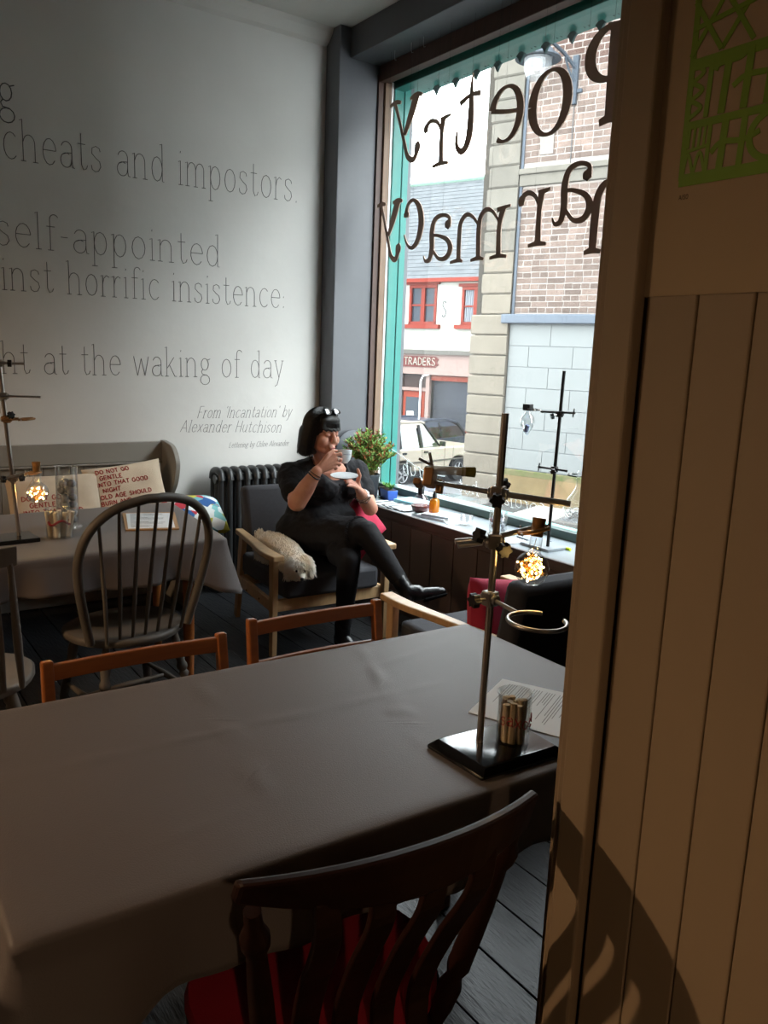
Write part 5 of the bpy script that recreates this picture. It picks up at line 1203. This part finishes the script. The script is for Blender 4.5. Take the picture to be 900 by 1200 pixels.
# stand on the sill
t = thing('retort_stand', 'black lab stand on the window sill against the white painted wall', 'lab stand', (3.0, 2.75, ZS))
G().box((3.02, 2.80, ZS+.008), (.15, .2, .016)).obj('base', M_sill, t, world=True, bevel=.003)
G().cyl((3.0, 2.757, ZS), (3.0, 2.739, 1.512), .0085).obj('rod', mat('dark_steel', '#2c2b2b', .35, .7), t, world=True, smooth=True)
DS = mat('dark_steel', '#2c2b2b')
boss(t, (3.0, 2.745, 1.302), (0, 1, 0), ((-.8, .5, -.3),), DS); G().cyl((3.0, 2.65, 1.315), (3.0, 2.87, 1.305), .006).cyl((3.0, 2.655, 1.335), (3.0, 2.66, 1.295), .0035).obj('clamp_rod', DS, t, world=True); jaws(t, (3.0, 2.93, 1.312), (0, 1, .05), DS, .05)
G().box((3.0, 2.965, 1.32), (.03, .05, .035)).obj('clamp_block', DS, t, world=True, bevel=.004)
boss(t, (3.0, 2.751, 1.028), (0, -1, 0), ((-.8, -.5, -.2),), DS); G().cyl((3.0, 2.86, 1.025), (3.0, 2.67, 1.03), .006).cyl((3.0, 2.855, 1.045), (3.0, 2.86, 1.005), .0035).obj('clamp_rod', DS, t, world=True); jaws(t, (3.0, 2.61, 1.015), (0, -1, -.1), DS, .06)
t = thing('hanging_bulb', 'small pointed glass bulb with blue slip hanging from the sill stand', 'glass bulb', (3.0, 2.962, 1.24)); 
G().lathe([(0, -.068), (.01, -.058), (.032, -.02), (.038, .005), (.032, .03), (.015, .052), (.012, .065)], (0, 0, 0), 24, cap=False).obj('glass_body', glassy('bulb_glass', (.9, .93, .94), .12, edge=.75), t, smooth=True)
G().cyl((0, .008, -.045), (0, -.004, -.012), .011).obj('paper_slip', mat('blue_slip', '#7b88b0', .8), t)
t = thing('conical_flask', 'large conical flask of white strips clamped beside the partition on the sill stand', 'flask', (3.0, 2.575, .80))
G().lathe([(0, .002), (.085, .002), (.092, .012), (.085, .035), (.06, .1), (.035, .14), (.023, .16), (.022, .235), (.026, .24)], (0, 0, 0), 32, cap=False).obj('glass_body', M_glass, t, smooth=True)
g = G(); rnd = random.Random(2)
for i in range(22):
    a = rnd.uniform(0, 6.28); p = [(.07*cos(a+k*.5)*rnd.uniform(.5, 1), .07*sin(a+k*.5)*rnd.uniform(.5, 1), .012+.045*rnd.random()) for k in range(4)]; g.tube(cr(p, 4), .002, 4)
o = g.obj('paper_strips', M_paper, t); o['kind'] = 'stuff'

# ---------------------------------------------------------------- cushions on the armchairs
M_rasp = mat('raspberry_fabric', '#b32848', .85, var=.08, scale=20, bump=.2, bscale=300)
pillow('cushion', (2.475, 3.70, .60), (radians(62), radians(-30), radians(20)), .27, .27, .10, M_rasp, 'pink-red cushion with white print tucked beside the woman, under her elbow', ['OR', 'BE'], 7, inkm=M_white)
pillow('cushion', (2.20, 2.19, .535), (radians(78), radians(8), radians(0)), .44, .34, .13, M_rasp, 'deep red cushion against the dark back of the nearer armchair', None, 9)

# ---------------------------------------------------------------- print on the partition
XP = .896
MP = lambda y0_, z0_: Matrix(((0, 0, -1, XP), (-1, 0, 0, y0_), (0, 1, 0, z0_), (0, 0, 0, 1)))   # local x runs towards the camera, y up, z out of the wall
o = G().prism([(0, 0), (.56, 0), (.56, .80), (0, .80)], .001, MP(.709, 1.638)).obj('poster', mat('cream_print_paper', '#b39e82', .8), None)
tag(o, 'cream paper print with green linocut pinned on the partition', 'poster')
g = G(); M0 = MP(.654, 1.775); M0 = M0 @ Matrix.Translation((0, 0, .0012)); h = .0006
LK = [0]
def ln(pts, w, k=1):
    LK[0] += 1; g.ribbon(cr(pts, 6) if k else pts, w*1.3, h, M0 @ Matrix.Translation((0, 0, .000012*(LK[0] % 40))))
Wd, Hd = .45, .6
ln([(0, 0), (Wd, 0)], .011, 0); ln([(0.003, 0), (0.003, Hd)], .006, 0); ln([(0, .062), (Wd, .066)], .007, 0); ln([(0, .130), (Wd, .136)], .010, 0)
ln([(.035, .004), (.036, .06)], .004, 0); ln([(0, .032), (.036, .036)], .003, 0)
for x in (.008, .015, .022, .029): ln([(x, .036), (x+.001, .06)], .0025, 0)
ln([(.004, .005), (.009, .03), (.018, .005)], .003); ln([(.018, .005), (.025, .03), (.034, .005)], .003)
ln([(.053, .006), (.056, .062)], .007, 0); ln([(.04, .026), (.053, .036), (.08, .034), (.10, .04)], .005); ln([(.078, .006), (.080, .062)], .006, 0)
ln([(.118+.03*cos(a), .034+.026*sin(a)) for a in [2*pi*k/24 for k in range(25)]], .006, 0); ln([(.16, .006), (.162, .062)], .006, 0); ln([(.16, .036), (.20, .036)], .005, 0); ln([(.2, .006), (.202, .062)], .006, 0)
ln([(.028, .068), (.030, .13)], .005, 0)
for k in range(3): ln([(.004, .07+.02*k), (.020, .080+.02*k), (.006, .090+.02*k)], .004)
ln([(.048, .068), (.052, .13)], .007, 0); ln([(.034, .118), (.04, .125), (.066, .126), (.072, .133)], .007); ln([(.076, .068), (.079, .132)], .007, 0); ln([(.06, .095), (.075, .103), (.10, .102)], .005); ln([(.104, .068), (.107, .133)], .007, 0); ln([(.125, .068), (.127, .133)], .006, 0); ln([(.125, .1), (.15, .1)], .005, 0)
for k in range(1, 7): ln([(.17+.035*k, .068), (.172+.035*k, .132)], .006, 0)
for rr, w in ((.30, .006), (.262, .004), (.235, .007), (.20, .005), (.165, .016), (.11, .008), (.06, .012)):
    ln([(.26+rr*cos(a), .47+rr*1.05*sin(a)) for a in [radians(k) for k in range(150, 392, 6)] if .26+rr*cos(a) > 0 and .47+rr*1.05*sin(a) > .13], w, 0)
for k in range(44):
    a = radians(150+k*5.5); p = lambda r_: (.26+r_*cos(a), .47+r_*1.05*sin(a))
    if p(.3)[0] > .0 and p(.3)[1] > .13: ln([p(.262), p(.298)], .0035, 0)
    a2 = a+radians(2.7); q = lambda r_: (.26+r_*cos(a2), .47+r_*1.05*sin(a2))
    if p(.235)[0] > 0: ln([p(.2), q(.235)], .003, 0); ln([q(.235), (.26+.2*cos(a+radians(5.5)), .47+.21*sin(a+radians(5.5)))], .003, 0)
    if k % 3 == 0: ln([p(.11), p(.165)], .005, 0); ln([p(.06), q(.11)], .006, 0)
for (a, b) in [((0, .14), (.04, .2)), ((.04, .2), (.08, .14)), ((0, .2), (.04, .14)), ((0, .17), (.1, .185)), ((.0, .2), (.03, .26)), ((.03, .26), (.07, .19)), ((.04, .14), (.075, .19)), ((.0, .23), (.05, .235)), ((0, .3), (.02, .26)), ((.0, .27), (.03, .33))]: ln([a, b], .0045, 0)
g.obj('green_linocut', mat('green_ink', '#77a020', .6), o)
g = G(); write(g, 'A/SO', None, None, None, .0035, r=.0003, fn=lambda u, v: M0 @ Vector((.002+u, -.022+v, 0))); g.obj('pencil_number', mat('pencil_grey', '#4a4038', .8), o)

# ---------------------------------------------------------------- warm lamps over the room, behind the viewpoint
def pendant(p, label, power):
    t = thing('pendant_lamp', label, 'lamp', p, 0, 'warm pendant lamps in the back of the room')
    G().cyl((0, 0, .16), (0, 0, ZC-p[2]), .004, n=6).obj('cord', M_blackp, t)
    G().lathe([(.02, .16), (.05, .14), (.14, .02), (.15, 0), (.145, .0), (.045, .13), (.0, .14)], (0, 0, 0), 28, cap=False).obj('lamp_shade', mat('enamel_shade', '#2e3330', .4), t, smooth=True)
    G().ball((0, 0, .045), (.035, .035, .045)).obj('bulb', emit('warm_bulb_'+str(power), (1, .66, .38), power), t, smooth=True)
pendant((-2.1, 2.5, 2.3), 'dark enamel pendant lamp with warm bulb hanging left of the near table', 1100)
pendant((-0.5, -1.6, 2.3), 'dark enamel pendant lamp with warm bulb hanging behind the viewpoint', 230)
# ---------------------------------------------------------------- the seated woman
M_skin = mat('fair_skin', '#dba58c', .5, var=.12, scale=14, col2='#cf8f7a', bump=.03, bscale=200)
_b = M_skin.node_tree.nodes['Principled BSDF']; _b.inputs['Subsurface Weight'].default_value = .08; _b.inputs['Subsurface Radius'].default_value = (.02, .008, .004)
M_dress = mat('black_jersey', '#17171b', .8, var=.1, scale=30, bump=.5, bscale=22, spec=.3)
M_legging = mat('black_leggings', '#121216', .75, bump=.1, bscale=90, spec=.3); M_hair = mat('black_hair', '#0b0a0c', .32, bump=.4, bscale=90, stretch=(6, 6, .6), spec=.6)
M_boot = mat('black_leather', '#101113', .3, bump=.25, bscale=60)
V = Vector
wo = thing('person', 'seated dark-haired person in a black dress sipping from a white cup, legs crossed', 'person', (2.25, 3.7, 0))
def bodyw(): return G()
HC = V((2.196, 3.665, 1.135)); F_ = V((.20, -.97, -.12)).normalized(); U_ = V((.03, -.10, 1)); U_ = (U_-F_*U_.dot(F_)).normalized(); S_ = U_.cross(F_)*-1; S_ = F_.cross(U_)*-1
def hp(s, f, u): return HC+S_*s+F_*f+U_*u
HR = Matrix((S_, F_, U_)).transposed()
shR, elR, wrR = V((2.085, 3.80, .895)), V((2.013, 3.60, .79)), V((2.083, 3.52, .96))
shL, elL, wrL = V((2.50, 3.79, .90)), V((2.475, 3.60, .722)), V((2.312, 3.455, .842))
b = bodyw()
# torso, hips and thighs (mostly under the clothes), arms, neck
b.cap((2.26, 3.86, .60), (2.28, 3.82, .76), .135, .13).cap((2.28, 3.82, .76), (2.29, 3.79, .89), .13, .125).cap((2.16, 3.81, .905), (2.43, 3.80, .905), .062)
b.cap((2.29, 3.76, .955), hp(0, -.02, -.06), .058, .05).ball((2.30, 3.715, .91), (.085, .045, .07), 16)
b.cap(shR, elR, .054, .044, 18).cap(elR, elR.lerp(wrR, .45), .050, .046, 18).cap(elR.lerp(wrR, .45), wrR, .046, .028, 18)
b.cap(shL, elL, .052, .042, 18).cap(elL, elL.lerp(wrL, .45), .044, .040, 18).cap(elL.lerp(wrL, .45), wrL, .040, .025, 18)
# head
b.ball(hp(0, -.012, .028), (.073, .092, .092), 28, HR).ball(hp(0, .020, -.035), (.063, .064, .070), 24, HR).cap(hp(0, .062, -.082), hp(0, .048, -.075), .022, .03)
for s in (-1, 1):
    b.ball(hp(s*.038, .054, -.026), (.031, .028, .032), 18, HR).cap(hp(s*.03, .05, -.075), hp(s*.052, .0, -.05), .018, .022)
    b.ball(hp(s*.030, .070, .010), (.0165, .0135, .0105), 14, HR)
    b.cap(hp(s*.014, .079, .027), hp(s*.048, .066, .026), .008, .007)
    b.ball(hp(s*.074, -.006, -.004), (.008, .018, .028), 14, HR).ball(hp(s*.0105, .096, -.030), (.007, .008, .006), 10, HR)
b.cap(hp(0, .081, .022), hp(0, .103, -.022), .0085, .0125).cap(hp(-.015, .085, -.056), hp(.015, .085, -.056), .0065).cap(hp(-.012, .084, -.066), hp(.012, .084, -.066), .0075)
# right hand round the cup handle
K = [V((2.170, 3.490, 1.042)), V((2.174, 3.482, 1.022)), V((2.170, 3.482, 1.001)), V((2.158, 3.488, .982))]
for k, kk in enumerate(K): b.cap(wrR+V((0, 0, -.004+.003*(3-k))), kk, .019, .0105, 12)
b.cap(K[0], (2.196, 3.478, 1.050), .0092, .0086, 10).cap((2.196, 3.478, 1.050), (2.208, 3.490, 1.040), .0084, .0074, 10)
for kk, d1, d2 in ((K[1], V((.022, -.010, -.002)), V((.010, .016, -.012))), (K[2], V((.021, -.009, -.004)), V((.004, .018, -.010))), (K[3], V((.018, -.006, -.006)), V((.002, .018, -.008)))):
    b.cap(kk, kk+d1, .0095, .0088, 10).cap(kk+d1, kk+d1+d2, .0086, .0072, 10)
b.cap(wrR+V((.01, -.004, .02)), (2.135, 3.50, 1.045), .015, .0115, 12).cap((2.135, 3.50, 1.045), (2.168, 3.502, 1.064), .0105, .0095, 10).cap((2.168, 3.502, 1.064), (2.198, 3.506, 1.060), .0092, .0076, 10)
# left hand under the saucer
KL = [V((2.238, 3.412, .905)), V((2.232, 3.396, .900)), V((2.228, 3.380, .894)), V((2.228, 3.366, .886))]
for kk in KL: b.cap(wrL, kk, .021, .0115, 12)
for k, kk in enumerate(KL):
    m_ = kk+V((-.036, -.004-.002*k, .026-.004*k)) if k else kk+V((-.034, .0, .024)); b.cap(kk, m_, .0098, .0088, 10).cap(m_, m_+V((-.03, -.006, .004)), .0086, .0072, 10)
b.cap(wrL+V((-.01, .006, .012)), (2.262, 3.412, .905), .019, .014, 12).cap((2.262, 3.412, .905), (2.262, 3.396, .945), .0125, .0105, 10).cap((2.262, 3.396, .945), (2.244, 3.386, .978), .0102, .0078, 10)
b.obj('body', M_skin, wo, world=True, remesh=.0034, smooth_it=4)
# lips, closed eyes with lashes, brows
G().tube([hp(x, .0905-.12*x*x*20, -.0595+.0) for x in (-.02, -.01, 0, .01, .02)], [.002, .0045, .005, .0045, .002], 8).tube([hp(x, .090-.1*x*x*20, -.066) for x in (-.017, -.008, 0, .008, .017)], [.002, .0045, .005, .0045, .002], 8).obj('lips', mat('lips', '#a8584e', .45), wo, world=True, smooth=True)
g = G()
for s in (-1, 1):
    g.tube([hp(s*(.030+.015*cos(a)), .0845-.004*abs(cos(a))*1.6-.002, .004-.0035*sin(a)) for a in [pi*k/8 for k in range(9)]], .0011, 5)
    g.tube([hp(s*(.014+.034*k/6), .0885-.011*(k/6)**2, .030+.005*sin(pi*k/7)) for k in range(7)], [.0012, .0022, .0024, .0024, .002, .0016, .0009], 5)
g.obj('lashes_and_brows', M_hair, wo, world=True)
# hair
h = G()
h.ball(hp(0, -.022, .040), (.084, .098, .094), 28, HR).ball(hp(0, .040, .078), (.066, .048, .034), 24, HR)
h.ball(hp(0, -.045, -.012), (.093, .080, .112), 26, HR).ball(hp(0, -.055, -.07), (.098, .070, .052), 24, HR)
h.cap(hp(-.05, -.062, .0), hp(-.055, -.062, -.09), .048, .046).cap(hp(.05, -.062, .0), hp(.055, -.062, -.09), .048, .046).cap(hp(0, -.09, .0), hp(0, -.095, -.10), .045, .04)
for k in range(15):
    s = -.062+.124*k/14; h.cap(hp(s*.8, .052, .085), hp(s, .092-abs(s)**2*7, .040-.006*((k*7) % 3)+abs(s)*.1*0), .013, .0055, 8)
ho = h.obj('hair', M_hair, wo, world=True, remesh=.004, smooth_it=14)
rnd = random.Random(12); g = G()
for i in range(520):
    az = rnd.uniform(0, 2*pi); front = cos(az) > .62
    end = rnd.uniform(.036, .046) if front else rnd.uniform(-.125, -.10); pts = []
    for k in range(9):
        t_ = k/8
        if front: el = pi/2-(pi/2-.05)*t_; r = 1.03
        el = (pi/2)*(1-t_*1.0) if not front else (pi/2)*(1-t_*.95)
        s = .090*cos(el)*sin(az); f = (.101 if not front else .110)*cos(el)*cos(az); u = .040+.098*sin(el)
        pts.append([s, f-.02, u])
    if not front:
        s, f, u = pts[-1]
        for k in range(1, 5): q = k/4; pts.append([s*(1+.16*sin(q*pi*.6)), f-.012*q, u+(end-u)*q])
    else:
        s, f, u = pts[-1]; pts.append([s*1.02, f, end])
    g.tube([hp(a+rnd.uniform(-.001, .001), b_+rnd.uniform(-.001, .001), c_) for a, b_, c_ in pts], [.0017]*(len(pts)-1)+[.0005], 4)
o = g.obj('hair_strands', M_hair, ho, world=True); o['kind'] = 'stuff'
# sunglasses pushed up on the hair, earring, bracelets, ring
sgl = thing('sunglasses', 'black sunglasses pushed up on the dark hair of the seated person', 'sunglasses', hp(0, .04, .13))
def q3(s, f, u): return hp(s, f, u)
for s in (-1, 1):
    R = HR @ Euler((radians(-38), 0, 0)).to_matrix()
    G().ball(q3(s*.032, .052, .128), (.029, .022, .005), 18, R).obj('lens', mat('dark_lens', '#1d2026', .05, spec=1.0), sgl, world=True, smooth=True)
    G().tube([q3(s*.062, .042, .118), q3(s*.084, -.0, .075), q3(s*.086, -.045, .05)], .0022, 6).obj('temple_arm', M_blackp, sgl, world=True)
G().tube([q3(-.012, .058, .134), q3(0, .060, .138), q3(.012, .058, .134)], .003, 6).obj('bridge', M_blackp, sgl, world=True)
M_silver = mat('silver', '#d6d6d8', .2, 1.0)
def hoopring(g, c, ax, r, w, n=26):
    ax = V(ax).normalized(); x = ax.orthogonal().normalized(); y = ax.cross(x); g.tube([V(c)+(x*cos(2*pi*k/n)+y*sin(2*pi*k/n))*r for k in range(n)], w, 6, closed=True); return g
fr = (wrR-elR).normalized(); fl = (wrL-elL).normalized()
hoopring(hoopring(G(), elR.lerp(wrR, .86), fr, .0335, .003), elR.lerp(wrR, .91), fr+V((.1, .1, 0)), .032, .002).obj('bracelet', mat('dark_bracelet', '#2c2a2c', .3, .6), wo, world=True)
hoopring(G(), elR.lerp(wrR, .83), fr+V((.12, 0, .1)), .0345, .0016).obj('bracelet', M_silver, wo, world=True)
g = hoopring(G(), elL.lerp(wrL, .80), fl, .034, .003); hoopring(g, elL.lerp(wrL, .86), fl+V((.1, .2, 0)), .033, .002); hoopring(g, elL.lerp(wrL, .73), fl+V((.1, -.1, .1)), .036, .0022)
for k in range(7): a = k*.9; x = fl.orthogonal().normalized(); y = fl.cross(x); g.ball(elL.lerp(wrL, .74)+(x*cos(a)+y*sin(a))*.037, .0055, 8)
g.obj('bracelet', M_silver, wo, world=True)
hoopring(G(), K[1]+V((.009, -.004, -.001)), V((.9, -.4, 0)), .0105, .0018, 14).obj('finger_ring', M_silver, wo, world=True)
hoopring(G(), hp(-.080, -.004, -.045), S_, .012, .0011, 16).obj('earring', mat('gold', '#d0a850', .25, 1.0), wo, world=True)
# clothes
d = G()
d.cap((2.26, 3.86, .605), (2.28, 3.815, .76), .165, .158, 22).cap((2.28, 3.80, .76), (2.29, 3.77, .865), .158, .142, 22).ball((2.27, 3.72, .665), (.175, .13, .10), 22)
d.ball((2.225, 3.675, .840), (.082, .075, .075), 18).ball((2.375, 3.675, .838), (.082, .075, .075), 18)
d.cap((2.13, 3.80, .90), (2.20, 3.79, .935), .075, .062).cap((2.46, 3.795, .90), (2.39, 3.79, .935), .072, .06)
d.cap(shR, shR.lerp(elR, .62), .078, .070, 18).cap(shL, shL.lerp(elL, .62), .070, .062, 18)
# skirt: lap and both thighs
d.cap((2.15, 3.84, .565), (2.27, 3.40, .640), .125, .082, 20).cap((2.36, 3.84, .56), (2.20, 3.40, .535), .12, .075, 20).cap((2.25, 3.80, .57), (2.24, 3.50, .585), .13, .09, 18)
o = d.obj('dress', M_dress, wo, world=True, remesh=.0058, smooth_it=7, disp=(.05, .013))
# carve the scooped neckline by pulling the front top away
for v in o.data.vertices:
    p = v.co+V(wo.location); q = p-V((2.285, 3.66, .965)); k = (q.x/.095)**2+(q.z/.105)**2
    if p.y < 3.79 and k < 1 and p.z > .86: v.co.y += .075*(1-k)**.5
g = G()
for k, (z, y) in enumerate(((.868, 3.596), (.826, 3.598), (.785, 3.618))): g.lathe([(0, .004), (.006, .003), (.007, 0)], (2.262+.008*k, y-.012, z), 12, (radians(90), 0, 0))
g.obj('buttons', mat('black_button', '#26262a', .25), wo, world=True)
lg = G()
knR, anR = V((2.275, 3.335, .655)), V((2.375, 3.095, .385)); knL, anL = V((2.18, 3.345, .520)), V((2.17, 3.37, .12))
lg.cap((2.26, 3.42, .635), knR, .076, .064, 20).cap(knR, knR.lerp(anR, .4), .064, .058, 20).cap(knR.lerp(anR, .4), anR, .058, .036, 20)
lg.cap((2.19, 3.45, .53), knL, .072, .062, 20).cap(knL, knL.lerp(anL, .35), .062, .056, 20).cap(knL.lerp(anL, .35), anL, .056, .038, 20)
lg.obj('leggings', M_legging, wo, world=True, remesh=.006, smooth_it=4, disp=(.04, .004))
fz = G(); rnd = random.Random(6)
for k in range(70):
    a = 2*pi*k/70; ax = (knR-V((2.27, 3.40, .64))).normalized(); x = ax.orthogonal().normalized(); y = ax.cross(x); p = V((2.262, 3.398, .640))+(x*cos(a)+y*sin(a))*.081
    fz.tube([p, p+ax*.008+(x*cos(a)+y*sin(a))*.006, p+ax*.018+V((rnd.uniform(-.004, .004), 0, rnd.uniform(-.004, .004)))], [.005, .005, .002], 5)
fz.obj('hem_frill', M_dress, wo, world=True, smooth=True)
def boot(an, up, toe, heel):
    """ankle boot from shaft axis 'up' to a toe direction"""
    an, up, toe = V(an), V(up).normalized(), V(toe).normalized(); side = up.cross(toe).normalized(); toe = side.cross(up)
    fd = (toe*.93-up*.36).normalized(); bt = G()
    bt.cap(an+up*.075, an, .044, .041, 18).cap(an, an+fd*.05-up*.012, .041, .037, 16).cap(an+fd*.04-up*.022, an+fd*.145-up*.03, .034, .025, 16).cap(an+fd*.1-up*.034, an+fd*.165-up*.032, .028, .020, 14).cap(an-toe*.016, an-toe*.022-up*.035, .036, .03, 12)
    bt.obj('boot', M_boot, wo, world=True, remesh=.005, smooth_it=5)
    sd = G(); c0 = an-up*.066
    sd.bar(an-toe*.03-up*.058, an-toe*.03-up*.088, .045, .05, toe); sd.bar(an+fd*.05-up*.062, an+fd*.175-up*.054, .058, .012, up, .04, .008)
    sd.obj('sole', M_tyre, wo, world=True, bevel=.004)
boot(anR, (knR-anR), (.86, -.25, .35), 1)
boot((2.17, 3.37, .095), (0, .02, 1), (.25, -.97, 0), 1)
# cup and saucer
M_china = mat('white_china', '#dfe6ea', .15, coat=.4)
cpos = V((2.232, 3.512, 1.028)); CS = 1.22; cup = thing('cup', 'white china cup raised to the mouth of the seated person', 'cup', cpos)
Rc = Euler((radians(-10), radians(4), 0)).to_matrix()
G().lathe([(r_*CS, z_*CS) for r_, z_ in [(0, -.028), (.019, -.028), (.021, -.024), (.030, -.014), (.036, .002), (.0395, .028), (.038, .0285), (.034, .002), (.026, -.014), (0, -.022)]], (0, 0, 0), 32, Rc).obj('bowl', M_china, cup, smooth=True)
G().tube(cr([tuple(Rc @ V(p)*CS) for p in ((-.034, -.006, .016), (-.052, -.010, .016), (-.056, -.010, .0), (-.044, -.008, -.014), (-.032, -.005, -.010))], 5), .0036, 8).obj('handle', M_china, cup, smooth=True)
G().tube([cup.location*0+Rc @ V((.0375*CS*cos(a), .0375*CS*sin(a), .010)) for a in [radians(k) for k in range(240, 300, 6)]], .0022, 4).obj('grey_mark', mat('grey_logo', '#8f98a2', .4), cup)
sau = thing('saucer', 'white china saucer held in the left hand beneath the cup', 'saucer', (2.148, 3.362, .942))
G().lathe([(0, 0), (.03, 0), (.034, .003), (.062, .009), (.070, .014), (.070, .016), (.060, .012), (.034, .006), (0, .004)], (0, 0, 0), 36, (radians(4), radians(-3), 0)).obj('dish', M_china, sau, smooth=True)

# ---------------------------------------------------------------- the dog
M_fur = mat('white_dog_fur', '#fbf8f2', .9, var=.1, scale=9, col2='#eadcc4')
dg_ = thing('dog', 'small fluffy white dog asleep on the armchair seat beside the woman', 'dog', (1.975, 3.7, .425))
b = G(); segs = [((2.005, 3.90, .495), .070), ((2.0, 3.79, .50), .074), ((1.995, 3.67, .495), .068), ((1.972, 3.56, .485), .058), ((1.95, 3.47, .485), .050)]
for (p, r), (q, s) in zip(segs[:-1], segs[1:]): b.cap(p, q, r, s, 18)
DH = V((1.932, 3.415, .492)); b.ball(DH+V((0, 0, .006)), (.062, .060, .056), 20).cap(DH+V((-.014, -.035, -.018)), DH+V((-.026, -.062, -.030)), .030, .020, 14)
b.cap((1.93, 3.50, .45), (1.905, 3.42, .440), .022, .016).cap((1.98, 3.52, .45), (1.98, 3.42, .440), .022, .016).cap((2.0, 3.96, .50), (1.99, 3.98, .55), .02, .015)
b.cap(DH+V((-.045, .005, .012)), DH+V((-.062, .0, -.03)), .016, .014).cap(DH+V((.045, .0, .012)), DH+V((.060, -.008, -.03)), .016, .014)
b.cap((1.955, 3.86, .46), (1.95, 3.76, .447), .035, .024)
bo = b.obj('body', M_fur, dg_, world=True, remesh=.006, smooth_it=3)
rnd = random.Random(21); g = G(); vs_ = bo.data.vertices; cnt = 0; nose = V((1.903, 3.350, .460))
idx = list(range(len(vs_))); rnd.shuffle(idx)
for i in idx:
    v = vs_[i]; p = v.co+V(dg_.location); n = v.normal
    if p.z < .435: continue
    if (p-nose).length < .028: continue
    dface = (p-nose).length
    hd = (p-DH).length < .075
    L_ = rnd.uniform(.018, .034) if hd else rnd.uniform(.022, .042)
    if dface < .05: L_ *= .5
    flow = V((rnd.uniform(-.4, .4), -.25 if not hd else rnd.uniform(-.1, .3), -.75))
    if hd: flow = (p-(DH+V((0, .0, .06)))).normalized()*.8+V((0, .0, -.4))
    d0 = (n*.9+flow*.35+V((rnd.uniform(-.3, .3), rnd.uniform(-.3, .3), rnd.uniform(-.1, .3)))).normalized(); d1 = (n*.15+flow).normalized()
    a = p-n*.002; m_ = a+d0*L_*.45; e = m_+d1*L_*.55
    if e.z < .43: e.z = .43
    g.tube([a, m_, e], [.0040, .0030, .0004], 3, cap=False); cnt += 1
    if cnt > 5200: break
o = g.obj('fur', M_fur, dg_, world=True, smooth=True); o['kind'] = 'stuff'
M_dnose = mat('dog_nose_black', '#131110', .25)
G().ball((1.899, 3.333, .457), (.0098, .008, .0078), 12).obj('nose', M_dnose, dg_, world=True, smooth=True)
G().ball((1.884, 3.362, .492), .0062, 10).ball((1.924, 3.352, .491), .0062, 10).obj('eyes', M_dnose, dg_, world=True, smooth=True)
